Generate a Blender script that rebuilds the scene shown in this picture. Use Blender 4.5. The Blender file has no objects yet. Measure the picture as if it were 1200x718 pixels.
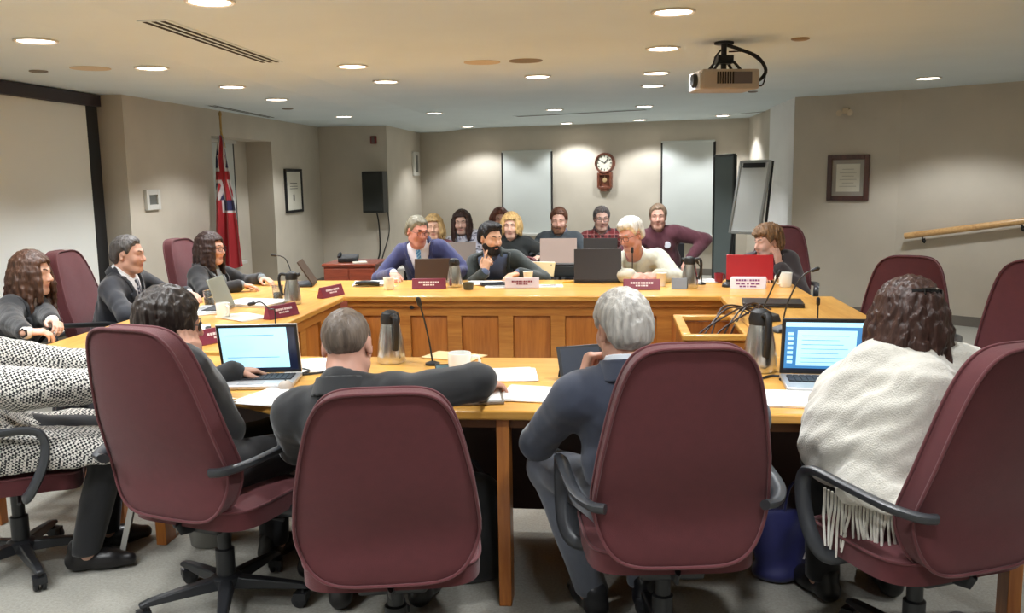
import bpy, math, random
import numpy as np
from math import sin, cos, pi, radians as rad, sqrt
from mathutils import Matrix, Vector

SC = bpy.context.scene
COL = SC.collection
# ------------------------------------------------------------------ camera
F_PX, CAM_Z = 1050.0, 1.55
YAW, PITCH, ROLL = rad(6.25), rad(8.24), .0155
fwd = np.array([-sin(YAW)*cos(PITCH), cos(YAW)*cos(PITCH), -sin(PITCH)])
_r0 = np.array([cos(YAW), sin(YAW), 0.0]); _u0 = np.cross(_r0, fwd)
c_right = cos(ROLL)*_r0 - sin(ROLL)*_u0
c_up = cos(ROLL)*_u0 + sin(ROLL)*_r0
CAMP = np.array([0, 0, CAM_Z])
cam_d = bpy.data.cameras.new('camera'); cam = bpy.data.objects.new('camera', cam_d); COL.objects.link(cam)
cam_d.sensor_width = 36; cam_d.lens = F_PX/1200*36; cam_d.clip_start = .05; cam_d.clip_end = 60
cam.matrix_world = Matrix(((c_right[0], c_up[0], -fwd[0], 0), (c_right[1], c_up[1], -fwd[1], 0),
                           (c_right[2], c_up[2], -fwd[2], CAM_Z), (0, 0, 0, 1)))
SC.camera = cam
def ray(px, py): return fwd + c_right*(px-600)/F_PX + c_up*(359-py)/F_PX
def T(px, py, z=.74):
    d = ray(px, py); return CAMP + d*(z-CAM_Z)/d[2]
def W(px, py, Y):
    d = ray(px, py); return CAMP + d*Y/d[1]
# ------------------------------------------------------------------ light
world = bpy.data.worlds.new('world'); SC.world = world; world.use_nodes = True
world.node_tree.nodes['Background'].inputs[0].default_value = (1, .93, .82, 1)
world.node_tree.nodes['Background'].inputs[1].default_value = .02
SC.view_settings.view_transform = 'Standard'; SC.view_settings.look = 'None'
SC.view_settings.gamma = 1; SC.view_settings.use_curve_mapping = False
SC.view_settings.exposure = 0.22
LAMP_W = 92.0            # watts of one downlight
LAMP_COL = (.94, .975, 1.0)
LAMP_ANGLE = 124
SC.cycles.max_bounces = 8; SC.cycles.diffuse_bounces = 5; SC.cycles.glossy_bounces = 3
SC.cycles.transmission_bounces = 4; SC.cycles.use_denoising = True
SC.cycles.sample_clamp_indirect = 6; SC.cycles.caustics_reflective = False; SC.cycles.caustics_refractive = False
CEIL = 2.32
random.seed(7); RNG = np.random.default_rng(5)
# ------------------------------------------------------------------ materials
def lin(c):
    c = [x/255 for x in c]
    return tuple(x/12.92 if x <= .04045 else ((x+.055)/1.055)**2.4 for x in c)
MATS = {}
def M(name, col, rough=.6, metal=0, var=0, vscale=20, bump=0, bscale=60, emit=0, stretch=None, coat=0, spec=.5, sheen=0, trans=0):
    if name in MATS: return MATS[name]
    m = bpy.data.materials.new(name); m.use_nodes = True; MATS[name] = m
    nt = m.node_tree; b = nt.nodes['Principled BSDF']; L = nt.links
    c = lin(col)
    b.inputs['Base Color'].default_value = (*c, 1); b.inputs['Roughness'].default_value = rough
    b.inputs['Metallic'].default_value = metal; b.inputs['Coat Weight'].default_value = coat
    b.inputs['Specular IOR Level'].default_value = spec; b.inputs['Sheen Weight'].default_value = sheen
    b.inputs['Transmission Weight'].default_value = trans
    if emit:
        b.inputs['Emission Color'].default_value = (*c, 1); b.inputs['Emission Strength'].default_value = emit
    if var or bump:
        tc = nt.nodes.new('ShaderNodeTexCoord'); mp = nt.nodes.new('ShaderNodeMapping')
        L.new(tc.outputs['Object'], mp.inputs[0])
        if stretch: mp.inputs['Scale'].default_value = stretch
    if var:
        n = nt.nodes.new('ShaderNodeTexNoise'); n.inputs['Scale'].default_value = vscale; n.inputs['Detail'].default_value = 4
        L.new(mp.outputs[0], n.inputs['Vector'])
        r = nt.nodes.new('ShaderNodeValToRGB'); L.new(n.outputs[0], r.inputs[0])
        r.color_ramp.elements[0].position = .3; r.color_ramp.elements[1].position = .7
        r.color_ramp.elements[0].color = (*[x*(1-var) for x in c], 1)
        r.color_ramp.elements[1].color = (*[min(1, x*(1+var)) for x in c], 1)
        L.new(r.outputs[0], b.inputs['Base Color'])
    if bump:
        n2 = nt.nodes.new('ShaderNodeTexNoise'); n2.inputs['Scale'].default_value = bscale; n2.inputs['Detail'].default_value = 3
        L.new(mp.outputs[0], n2.inputs['Vector'])
        bp = nt.nodes.new('ShaderNodeBump'); bp.inputs['Strength'].default_value = bump; bp.inputs['Distance'].default_value = .01
        L.new(n2.outputs[0], bp.inputs['Height']); L.new(bp.outputs[0], b.inputs['Normal'])
    return m
def wood(name, c1, c2, axis=0, rough=.35, coat=.3, scale=9):
    if name in MATS: return MATS[name]
    m = bpy.data.materials.new(name); m.use_nodes = True; MATS[name] = m
    nt = m.node_tree; b = nt.nodes['Principled BSDF']; L = nt.links
    tc = nt.nodes.new('ShaderNodeTexCoord'); mp = nt.nodes.new('ShaderNodeMapping')
    s = [1.0, 1.0, 1.0]; s[axis] = .09; mp.inputs['Scale'].default_value = s
    L.new(tc.outputs['Object'], mp.inputs[0])
    n = nt.nodes.new('ShaderNodeTexNoise'); n.inputs['Scale'].default_value = scale; n.inputs['Detail'].default_value = 6
    n.inputs['Distortion'].default_value = 1.2; L.new(mp.outputs[0], n.inputs['Vector'])
    n2 = nt.nodes.new('ShaderNodeTexNoise'); n2.inputs['Scale'].default_value = scale*9; n2.inputs['Detail'].default_value = 3
    L.new(mp.outputs[0], n2.inputs['Vector'])
    mx = nt.nodes.new('ShaderNodeMix'); mx.data_type = 'FLOAT'; mx.inputs[0].default_value = .4
    L.new(n.outputs[0], mx.inputs[2]); L.new(n2.outputs[0], mx.inputs[3])
    r = nt.nodes.new('ShaderNodeValToRGB'); L.new(mx.outputs[0], r.inputs[0])
    r.color_ramp.elements[0].position = .34; r.color_ramp.elements[1].position = .62
    r.color_ramp.elements[0].color = (*lin(c2), 1); r.color_ramp.elements[1].color = (*lin(c1), 1)
    L.new(r.outputs[0], b.inputs['Base Color'])
    b.inputs['Roughness'].default_value = rough; b.inputs['Coat Weight'].default_value = coat; b.inputs['Coat Roughness'].default_value = .25
    return m
def attr_mat(name, rough=.5, sss=0, bump=0, bscale=80, stretch=None, sheen=0):
    """colour comes from the mesh's own 'Col' attribute (skin, flag and printed cloth patterns)"""
    if name in MATS: return MATS[name]
    m = bpy.data.materials.new(name); m.use_nodes = True; MATS[name] = m
    nt = m.node_tree; b = nt.nodes['Principled BSDF']; L = nt.links
    a = nt.nodes.new('ShaderNodeAttribute'); a.attribute_name = 'Col'
    L.new(a.outputs['Color'], b.inputs['Base Color']); b.inputs['Roughness'].default_value = rough
    b.inputs['Sheen Weight'].default_value = sheen
    if sss:
        b.inputs['Subsurface Weight'].default_value = sss; b.inputs['Subsurface Radius'].default_value = (1, .35, .2)
        b.inputs['Subsurface Scale'].default_value = .006
    if bump:
        tc = nt.nodes.new('ShaderNodeTexCoord'); mp = nt.nodes.new('ShaderNodeMapping'); L.new(tc.outputs['Object'], mp.inputs[0])
        if stretch: mp.inputs['Scale'].default_value = stretch
        n2 = nt.nodes.new('ShaderNodeTexNoise'); n2.inputs['Scale'].default_value = bscale
        L.new(mp.outputs[0], n2.inputs['Vector'])
        bp = nt.nodes.new('ShaderNodeBump'); bp.inputs['Strength'].default_value = bump; bp.inputs['Distance'].default_value = .01
        L.new(n2.outputs[0], bp.inputs['Height']); L.new(bp.outputs[0], b.inputs['Normal'])
    return m
# ------------------------------------------------------------------ objects
def tag(o, label=None, cat=None, group=None, kind=None):
    if label: o['label'] = label
    if cat: o['category'] = cat
    if group: o['group'] = group
    if kind: o['kind'] = kind
    return o
def thing(name, label, cat, loc=(0, 0, 0), rotz=0, group=None):
    o = bpy.data.objects.new(name, None); COL.objects.link(o); o.empty_display_size = .1
    o.location = tuple(float(v) for v in loc); o.rotation_euler = (0, 0, rad(rotz))
    return tag(o, label, cat, group)
def dup(root, loc, rotz, label=None, group=None):
    def cp(o, parent):
        c = o.copy(); COL.objects.link(c)
        if parent: c.parent = parent
        for ch in list(o.children): cp(ch, c)
        return c
    r = cp(root, None); r.location = tuple(float(v) for v in loc); r.rotation_euler = (0, 0, rad(rotz))
    if label: r['label'] = label
    if group: r['group'] = group
    return r
class MB:
    """collects shapes and links them as ONE mesh object"""
    def __init__(s): s.v = []; s.f = []; s.m = []; s.sm = []
    def add(s, vs, fs, mi=0, smooth=False):
        o = len(s.v); s.v += [tuple(float(c) for c in v) for v in vs]
        for f in fs: s.f.append([i+o for i in f]); s.m.append(mi); s.sm.append(smooth)
        return s
    def box(s, c, d, mi=0, R=None, taper=None):
        x, y, z = d[0]/2, d[1]/2, d[2]/2
        vs = [[sx*x, sy*y, sz*z] for sz in (-1, 1) for sy in (-1, 1) for sx in (-1, 1)]
        if taper: vs = [[v[0]*(taper if v[2] > 0 else 1), v[1]*(taper if v[2] > 0 else 1), v[2]] for v in vs]
        if R is not None: vs = [list(np.asarray(R) @ np.array(v)) for v in vs]
        vs = [[v[i]+c[i] for i in range(3)] for v in vs]
        return s.add(vs, [(0, 2, 3, 1), (4, 5, 7, 6), (0, 1, 5, 4), (2, 6, 7, 3), (0, 4, 6, 2), (1, 3, 7, 5)], mi)
    def tube(s, pts, r, n=8, mi=0, closed=False, up=(0, 0, 1), flat=1.0, cap=True):
        pts = [np.array(p, float) for p in pts]; N = len(pts)
        rs = r if hasattr(r, '__len__') else [r]*N
        up = np.array(up, float); vs = []; prev = None
        for i in range(N):
            a = pts[(i-1) % N] if (closed or i > 0) else pts[i]
            b = pts[(i+1) % N] if (closed or i < N-1) else pts[i]
            t = b-a; t /= (np.linalg.norm(t)+1e-12)
            if prev is None:
                s1 = np.cross(t, up)
                if np.linalg.norm(s1) < 1e-3: s1 = np.cross(t, (1, 0, 0.01))
            else: s1 = prev - t*np.dot(prev, t)
            s1 = s1/np.linalg.norm(s1); prev = s1; s2 = np.cross(s1, t)
            for k in range(n):
                an = 2*pi*k/n; vs.append(pts[i]+rs[i]*(cos(an)*s1+flat*sin(an)*s2))
        fs = []
        for i in range(N if closed else N-1):
            j = (i+1) % N
            for k in range(n):
                l = (k+1) % n; fs.append((i*n+k, j*n+k, j*n+l, i*n+l))
        if cap and not closed: fs += [tuple(range(n)), tuple(range((N-1)*n, N*n))[::-1]]
        return s.add(vs, fs, mi, True)
    def lathe(s, prof, c=(0, 0, 0), n=20, mi=0, axis='z', R=None):
        vs = []; fs = []
        for (r, h) in prof:
            for k in range(n):
                a = 2*pi*k/n; p = [r*cos(a), r*sin(a), h]
                if axis == 'y': p = [p[0], p[2], -p[1]]
                if axis == 'x': p = [p[2], p[0], p[1]]
                if R is not None: p = list(np.asarray(R) @ np.array(p))
                vs.append([p[0]+c[0], p[1]+c[1], p[2]+c[2]])
        for i in range(len(prof)-1):
            for k in range(n):
                l = (k+1) % n; fs.append((i*n+k, i*n+l, (i+1)*n+l, (i+1)*n+k))
        if prof[0][0] > 1e-5: fs.append(tuple(range(n))[::-1])
        if prof[-1][0] > 1e-5: fs.append(tuple(range((len(prof)-1)*n, len(prof)*n)))
        return s.add(vs, fs, mi, True)
    def prism(s, poly, z0, z1, mi=0):
        n = len(poly); vs = [(p[0], p[1], z0) for p in poly]+[(p[0], p[1], z1) for p in poly]
        fs = [tuple(range(n))[::-1], tuple(range(n, 2*n))]+[(i, (i+1) % n, n+(i+1) % n, n+i) for i in range(n)]
        return s.add(vs, fs, mi)
    def quad(s, a, b, c, d, mi=0): return s.add([a, b, c, d], [(0, 1, 2, 3)], mi)
    def build(s, name, mats, parent=None, bevel=0, loc=None, rot=None, seg=2):
        me = bpy.data.meshes.new(name); me.from_pydata(s.v, [], s.f); me.update()
        for m in (mats if isinstance(mats, (list, tuple)) else [mats]): me.materials.append(m)
        me.polygons.foreach_set('material_index', s.m); me.polygons.foreach_set('use_smooth', s.sm)
        o = bpy.data.objects.new(name, me); COL.objects.link(o)
        if parent: o.parent = parent
        if loc is not None: o.location = tuple(float(v) for v in loc)
        if rot is not None: o.rotation_euler = rot
        if bevel:
            b = o.modifiers.new('bevel', 'BEVEL'); b.width = bevel; b.segments = seg; b.limit_method = 'ANGLE'; b.angle_limit = rad(40)
        try: me.set_sharp_from_angle(angle=rad(42))
        except Exception: pass
        return o
def structure(o): o['kind'] = 'structure'; return o
def rotz(a): a = rad(a); return np.array([[cos(a), -sin(a), 0], [sin(a), cos(a), 0], [0, 0, 1]])
def rotx(a): a = rad(a); return np.array([[1, 0, 0], [0, cos(a), -sin(a)], [0, sin(a), cos(a)]])
def roty(a): a = rad(a); return np.array([[cos(a), 0, sin(a)], [0, 1, 0], [-sin(a), 0, cos(a)]])
def smooth_path(pts, n=6):
    """Catmull-Rom through points"""
    P = [np.array(p, float) for p in pts]; P = [2*P[0]-P[1]]+P+[2*P[-1]-P[-2]]; out = []
    for i in range(1, len(P)-2):
        for k in range(n):
            t = k/n; a, b, c, d = P[i-1], P[i], P[i+1], P[i+2]
            out.append(.5*((2*b)+(-a+c)*t+(2*a-5*b+4*c-d)*t*t+(-a+3*b-3*c+d)*t**3))
    out.append(P[-2]); return out
# ================================================================== the room
CEN = 2.36
wall_m = M('greige wall paint', (192, 183, 168), .75, var=.04, vscale=3, bump=.08, bscale=220)
white_col = M('white column paint', (234, 233, 232), .7, var=.03, vscale=3, bump=.05, bscale=200)
ceil_m = M('ceiling paint', (216, 228, 233), .85, var=.02, vscale=2, bump=.06, bscale=150)
trim_m = M('grey vinyl baseboard', (112, 106, 98), .6)
carpet = M('grey carpet tile', (150, 147, 137), .95, var=.16, vscale=90, bump=.35, bscale=420, sheen=.2)
YB, YF = 15.2, -3.2
structure(MB().box((-.3, 6, -.05), (10.4, 19.6, .1)).build('floor', carpet))
# ceiling: side soffit, sloped cove face, raised middle
c = MB()
c.prism([(-4.9, YF-.2), (-2.78, YF-.2), (-2.78, 16), (-4.9, 16)], CEIL, CEIL+.25)
c.prism([(-2.36, YF-.2), (5, YF-.2), (5, 16), (-2.36, 16)], CEN, CEN+.25)
c.quad((-2.78, YF-.2, CEIL), (-2.36, YF-.2, CEN), (-2.36, 16, CEN), (-2.78, 16, CEIL))
structure(c.build('ceiling', ceil_m))
def wall(name, a, b, z0=0, z1=2.5, th=.12, m=wall_m, side=1):
    """vertical wall from a to b (plan), thickness on the left of a->b for side=1"""
    a = np.array(a, float); b = np.array(b, float); t = (b-a)/np.linalg.norm(b-a); n = np.array([-t[1], t[0]])*th*side
    P = [a, b, b+n, a+n]
    if side < 0: P = P[::-1]
    return structure(MB().prism([tuple(p) for p in P], z0, z1).build(name, m))
XL, XS = -4.28, -4.55
# left side, from near to far: screen wall, short return, wall, alcove, wall, chase
wall('wall_left', (XS, YF), (XS, 7.68))
wall('wall_left.001', (XL, 7.68), (XL, 9.45), th=.3)
wall('wall_left.002', (XL, 11.2), (XL, 13.1), th=.36)
wall('wall_left.003', (-4.62, 9.45), (-4.62, 11.2), th=.1)
structure(MB().box(((XL-4.62)/2, 10.325, 2.27), (.34, 1.75, .46)).build('trim_1', wall_m))
wall('wall_chase', (-4.4, 13.1), (-3.25, 13.1))
wall('wall_chase.001', (-3.251, 13.101), (-3.25, 15.5), th=.12)
BL, BR = np.array([-3.25, 15.45]), np.array([2.3, 13.75])
bt = (BR-BL)/np.linalg.norm(BR-BL); bn = np.array([bt[1], -bt[0]])     # along the back wall, and out of it to the room
wall('wall_back', BL, BR)
wall('wall_right', (2.06, 14.2), (2.06, 11.83))
structure(MB().prism([(2.02, 10.3), (2.4, 10.3), (2.4, 11.83), (2.02, 11.83)], 0, 2.5).build('wall_column', white_col))
RA, RB_, RC = (2.02, 10.3), (2.98, 9.75), (4.2, 8.75)
wall('wall_right.001', (2.022, 10.29), RB_)
wall('wall_right.002', RB_, RC)
wall('wall_right.003', RC, (4.2, YF))
wall('wall_front', (4.3, YF), (-4.7, YF))
def baseboard(name, a, b, h=.1):
    a = np.array(a, float); b = np.array(b, float); t = (b-a)/np.linalg.norm(b-a); n = np.array([t[1], -t[0]])*.012
    structure(MB().prism([tuple(a), tuple(a+n), tuple(b+n), tuple(b)], 0, h).build(name, trim_m, bevel=.002))
baseboard('baseboard_left', (XL, 7.68), (XL, 9.45)); baseboard('baseboard_left.001', (XL, 11.2), (XL, 13.1))
baseboard('baseboard_back', BL, BR); baseboard('baseboard_right', (2.03, 10.27), RB_); baseboard('baseboard_right.001', RB_, RC)
# blinds in the window openings of the back wall and of the alcove
blind_m = M('white roller blind', (196, 200, 196), .8, bump=.05, bscale=300)
gap_m = M('dark window gap', (28, 26, 24), .7)
sill_m = M('white painted sill', (205, 203, 196), .5)
def back_pt(px):                 # point of the back wall (plan) under image column px at y=220
    d = ray(px, 215); o = BL; A = np.array([[d[0], -bt[0]], [d[1], -bt[1]]]); s = np.linalg.solve(A, o); return d[:2]*s[0]
def back_window(n, px0, px1, ztop, g0, g1):
    a, b = back_pt(px0), back_pt(px1); mid = (a+b)/2; w = np.linalg.norm(b-a); ang = math.degrees(math.atan2(bt[1], bt[0]))
    r = thing('window_%d' % n, None, None, (mid[0]+bn[0]*.005, mid[1]+bn[1]*.005, 0), ang); r['kind'] = 'structure'
    MB().box((0, -.012, (ztop+.62)/2), (w-.06, .02, ztop-.62)).build('blind', blind_m, r)
    f = MB(); f.box((-w/2+.014, -.01, (ztop+.6)/2), (.028*g0, .022, ztop-.6)); f.box((w/2-.014, -.01, (ztop+.6)/2), (.028*g1, .022, ztop-.6))
    f.build('blind_side_gap', gap_m, r)
    MB().box((0, -.05, .60), (w+.2, .1, .045)).build('sill', sill_m, r, bevel=.006)
    MB().box((0, -.012, ztop+.01), (w-.02, .03, .03)).build('head_rail', blind_m, r, bevel=.004)
back_window(1, 588.5, 648, 1.95, .9, .9); back_window(2, 774.5, 838, 2.03, .9, 1.3)
r = thing('window_3', None, None, (-4.61, 10.1, 0), -90); r['kind'] = 'structure'
MB().box((0, .02, 1.3), (1.2, .02, 1.46)).build('blind', blind_m, r)
MB().box((-.62, .02, 1.3), (.03, .02, 1.46)).box((.62, .02, 1.3), (.03, .02, 1.46)).build('blind_side_gap', gap_m, r)
MB().box((0, .05, .55), (1.4, .1, .04)).build('sill', sill_m, r, bevel=.005)
MB().box((0, .04, 2.02), (1.3, .05, .04)).build('head_rail', sill_m, r, bevel=.005)
# ------------------------------------------------------------------ downlights
trim_white = M('white lamp trim', (225, 220, 210), .5)
glow = M('lit lamp lens', (255, 240, 222), .5, emit=14)
def downlight(x, y, z, label):
    t = thing('downlight', label, 'ceiling light', (x, y, z), 0, 'recessed ceiling downlights')
    MB().lathe([(.094, .0), (.112, -.002), (.112, -.008), (.104, -.012), (.092, -.007), (.092, .0)], n=28).build('trim_ring', trim_white, t)
    MB().lathe([(.0001, -.008), (.06, -.008), (.092, -.006), (.092, -.002)], n=28).build('lens', glow, t)
    l = bpy.data.lights.new('lamp_light', 'SPOT'); l.energy = LAMP_W; l.color = LAMP_COL; l.spot_size = rad(LAMP_ANGLE); l.spot_blend = .35
    l.shadow_soft_size = .09
    lo = bpy.data.objects.new('lamp_light', l); COL.objects.link(lo); lo.parent = t; lo.location = (0, 0, -.03)
    return t
rowA = [(42, 47), (178, 79), (272, 101), (324, 116)]
rowB = [(246, 1), (413, 77), (452, 95)]
rowD = [(789, 13), (777, 56), (769, 85), (765, 100), (755, 124), (750, 140)]
rowC = [(630, 89), (650, 128), (664, 144)]
ordw = ['nearest', 'second', 'third', 'fourth', 'fifth', 'farthest']
for i, p in enumerate(rowA): q = T(*p, CEIL); downlight(q[0], q[1], CEIL, 'round lit downlight in the left soffit, %s of four towards the back' % ordw[i])
for i, p in enumerate(rowB): q = T(*p, CEN); downlight(q[0], q[1], CEN, 'round lit downlight right of the cove, %s of three from the front' % ordw[i])
for i, p in enumerate(rowC): q = T(*p, CEN); downlight(q[0], q[1], CEN, 'round lit downlight in the middle row above the far desk, %s of three' % ordw[i])
for i, p in enumerate(rowD): q = T(*p, CEN); downlight(q[0], q[1], CEN, 'round lit downlight in the row left of the projector, %s of six' % ordw[i])
for p, lab in [((403, 136), 'small downlight near the fire alarm strobe on the chase'), ((509, 132), 'downlight before the left end of the back wall, the nearer one'),
               ((548, 148), 'downlight before the left end of the back wall, the farther one'), ((1088, 91), 'single downlight close to the handrail wall on the right'),
               ((847, 135), 'downlight before the white column at the flip chart')]:
    z = CEIL if p[0] < 420 else CEN; q = T(*p, z); downlight(q[0], q[1], z, lab)
for x, y, z in [(-3.08, 3.4, CEIL), (-3.08, 2.1, CEIL), (-3.08, .8, CEIL), (-1.8, 2.7, CEN), (-1.8, 1.4, CEN), (-1.8, .1, CEN), (.33, 3.2, CEN), (.33, 1.9, CEN), (.33, .6, CEN), (.33, -.9, CEN),
                (2.75, 5.6, CEN), (2.75, 3.2, CEN), (2.75, .8, CEN), (-1.8, -1.4, CEN)]:
    downlight(x, y, z, 'round downlight of the ceiling over the near side of the room')
# ------------------------------------------------------------------ ceiling fittings
dark = M('matt black', (22, 22, 24), .55); slot_m = M('dark slot', (35, 30, 26), .9)
def slot_vent(label, p0, p1, z, w=.16, n=3):
    a, b = T(*p0, z), T(*p1, z); mid = (a+b)/2; L = np.linalg.norm(b-a); ang = math.degrees(math.atan2(b[1]-a[1], b[0]-a[0]))
    t = thing('slot_vent', label, 'air vent', (mid[0], mid[1], z), ang)
    MB().box((0, 0, -.003), (L+.04, w, .006)).build('vent_frame', ceil_m, t, bevel=.002)
    for k in range(n):
        MB().box((0, (k-(n-1)/2)*w/(n+.3), -.0065), (L, w/(n+.3)*.5, .003)).build('slot', slot_m, t)
slot_vent('long three slot air vent in the ceiling at upper left', (180, 24), (317, 72), CEN)
slot_vent('slot air vent in the soffit above the alcove window', (248, 123), (318, 137), CEIL, .12, 2)
slot_vent('slot air vent in the ceiling before the back wall clock', (606, 136), (757, 128), CEN, .2, 1)
slot_vent('short slot air vent above the chase corner', (478, 149), (500, 150), CEN, .2, 1)
slot_vent('short slot air vent above the flip chart', (864, 133), (898, 130), CEN, .12, 1)
def plate(name, label, cat, p, z, r, m, h=.012):
    q = T(*p, z); t = MB().lathe([(.0001, -h), (r*.7, -h), (r, -h*.5), (r, 0)], n=28).build(name, m, None, loc=(q[0], q[1], z)); tag(t, label, cat)
    return t
beige = M('beige plastic', (206, 190, 164), .6); greyp = M('grey plastic', (130, 122, 112), .6)
plate('ceiling_speaker', 'flush round beige ceiling speaker left of the grey one', 'speaker', (565, 73), CEN, .13, M('speaker cloth', (205, 188, 160), .8), .006)
plate('ceiling_speaker', 'flush round grey ceiling speaker in the middle of the ceiling', 'speaker', (616, 71), CEN, .12, M('grey speaker cloth', (140, 124, 102), .8), .008)
plate('ceiling_speaker', 'round beige cover in the left soffit above the screen end', 'speaker', (106, 80), CEIL, .13, M('speaker cloth', (205, 188, 160), .8), .006)
plate('sprinkler_cover', 'small round cover in the soffit above the screen', 'sprinkler', (45, 83), CEIL, .06, greyp)
plate('sprinkler_cover', 'small round sprinkler cover right of the projector', 'sprinkler', (938, 45), CEN, .055, M('brass cover', (160, 128, 84), .4, .5))
plate('sprinkler_cover', 'small round sprinkler cover below the projector cable', 'sprinkler', (882, 107), CEN, .05, greyp)
plate('sprinkler_cover', 'small round sprinkler cover by the left soffit lights', 'sprinkler', (337, 127), CEIL, .06, greyp)
# projector
q = T(852, 52, CEN); pc = W(848, 80, q[1]-.12)
t = thing('ceiling_projector', 'grey projector hanging from the ceiling with its cables', 'projector', (pc[0], pc[1], 2.06), 12)
silver = M('silver grey plastic', (166, 154, 142), .45); lensm = M('bright lens face', (235, 240, 250), .15)
MB().box((0, 0, .06), (.36, .29, .12)).build('housing', silver, t, bevel=.012)
g = MB()
for k in range(7): g.box((-.085+k*.016, -.147, .068), (.008, .008, .07))
g.build('vent_grille', slot_m, t)
MB().box((.07, -.146, .068), (.12, .006, .07)).build('connector_panel', M('connector panel', (92, 84, 86), .5), t)
MB().box((-.183, 0, .055), (.012, .2, .1)).build('front_bezel', lensm, t, bevel=.005)
MB().lathe([(.04, 0), (.045, .02), (.036, .03), (.0001, .024)], (-.186, -.04, .06), 20, axis='x', R=np.diag([-1, -1, 1])).build('lens', dark, t)
b = MB(); b.lathe([(.018, .12), (.018, .30)], n=14); b.lathe([(.06, .285), (.06, .298), (.02, .3)], n=20)
for a in (45, 135, 225, 315): b.tube([(0, 0, .2), (.07*cos(rad(a)), .07*sin(rad(a)), .17), (.12*cos(rad(a)), .1*sin(rad(a)), .122)], .009, 8)
b.box((0, 0, .19), (.1, .08, .05)); b.build('ceiling_mount', dark, t)
MB().tube(smooth_path([(.02, 0, .28), (.1, -.02, .25), (.2, -.05, .2), (.25, -.06, .12), (.2, -.1, .06), (.16, -.13, .06)], 5), .011, 8).build('cable_bundle', dark, t)
MB().tube(smooth_path([(.03, 0, .24), (.13, -.04, .23), (.23, -.08, .14), (.22, -.09, .03), (.13, -.14, .03)], 5), .005, 6).build('cable', dark, t)
MB().tube(smooth_path([(-.02, 0, .25), (-.07, -.05, .2), (-.1, -.08, .13)], 5), .006, 6).build('cable', dark, t)
# ------------------------------------------------------------------ left wall: screen
t = thing('projection_screen', 'large white projection screen with black border on the left wall', 'screen', (XS+.01, 3.68, 0), 0)
MB().box((.05, 0, 1.275), (.012, 7.56, 1.87)).build('screen_fabric', M('white screen fabric', (226, 227, 222), .7), t)
MB().box((.05, 0, 2.262), (.09, 7.9, .1)).build('casing', M('dark casing', (38, 24, 28), .5), t, bevel=.006)
for s in (-1, 1): MB().box((.05, s*3.85, 1.26), (.02, .17, 1.92)).build('black_border', dark, t)
MB().tube([(.05, -3.9, .32), (.05, 3.9, .32)], .022, 10, up=(1, 0, 0)).build('bottom_bar', dark, t)
# thermostat on the left wall
wp = lambda px, py: (lambda d: CAMP+d*(XL-0)/d[0])(ray(px, py))
def panel_on_left(name, label, cat, px0, py0, px1, py1, mf, mi, border, depth=.03):
    a, b = wp(px0, py0), wp(px1, py1); y0, y1 = sorted((a[1], b[1])); zt = (wp(px0, py0)[2]+wp(px1, py0)[2])/2; zb = (wp(px0, py1)[2]+wp(px1, py1)[2])/2
    t = thing(name, label, cat, (XL, (y0+y1)/2, (zt+zb)/2), 0)
    w, h = y1-y0, zt-zb
    f = MB()
    for s in (-1, 1): f.box((depth/2, s*(w/2-border/2), 0), (depth, border, h)); f.box((depth/2, 0, s*(h/2-border/2)), (depth*.98, w-2*border+.002, border))
    f.build('frame', mf, t, bevel=.003)
    return t, w, h
t, w, h = panel_on_left('wall_thermostat', 'white framed control panel on the wall right of the screen', 'thermostat', 168, 222, 186, 246, sill_m, None, .05)
MB().box((.008, 0, 0), (.014, w-.09, h-.09)).build('display', M('grey display', (96, 98, 94), .3), t)
t, w, h = panel_on_left('picture_frame', 'black framed certificate on the left wall beyond the flag', 'picture', 332, 198, 354, 249, dark, None, .035)
MB().box((.008, 0, 0), (.012, w-.06, h-.06)).build('mat_board', M('cream paper', (214, 210, 196), .7), t)
MB().box((.015, -.01, -.09), (.004, .05, .08)).box((.015, 0, .1), (.003, w*.4, .012)).box((.015, 0, .06), (.003, w*.45, .008)).box((.015, 0, .03), (.003, w*.45, .008)).build('print', M('print ink', (96, 96, 92), .7), t)
# ------------------------------------------------------------------ chase: speaker, strobe, panel
YC = 13.1
def cp(px, py): return W(px, py, YC)
a, b = cp(432, 201), cp(457.5, 248)
t = thing('wall_speaker', 'black loudspeaker mounted high on the chase wall', 'speaker', ((a[0]+b[0])/2, YC, (a[2]+b[2])/2), 0)
w, h = b[0]-a[0], a[2]-b[2]
MB().box((0, -.25, 0), (w, .3, h)).build('cabinet', M('black speaker cabinet', (30, 31, 28), .6), t, bevel=.012)
MB().box((0, -.408, 0), (w*.88, .02, h*.92)).build('grille', M('speaker grille', (38, 40, 36), .8, bump=.4, bscale=500), t, bevel=.006)
MB().box((0, -.05, 0), (.08, .1, .12)).box((-w/4-.03, -.07, -.02), (w/2+.06, .05, .05)).build('wall_bracket', M('steel bracket', (120, 118, 112), .4, .6), t)
MB().tube(smooth_path([(.0, -.2, -h/2), (.0, -.1, -h/2-.2), (-.02, -.03, -h/2-.6), (-.1, -.02, -1.1), (-.12, -.02, -1.3)], 6), .011, 8).build('cable', dark, t)
MB().tube(smooth_path([(.12, -.02, -h/2), (.13, -.02, -h/2-.3), (.02, -.02, -.95), (-.08, -.02, -1.3)], 6), .007, 8).build('cable', dark, t)
q = cp(438, 164)
t = thing('fire_alarm_strobe', 'small red fire alarm strobe high on the chase wall', 'fire alarm', (q[0], YC, q[2]))
MB().box((0, -.02, 0), (.09, .04, .11)).build('red_housing', M('alarm red', (120, 36, 34), .4), t, bevel=.006)
MB().box((0, -.045, .0), (.04, .02, .08)).build('strobe_lens', M('strobe lens', (110, 96, 92), .2), t, bevel=.005)
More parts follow.
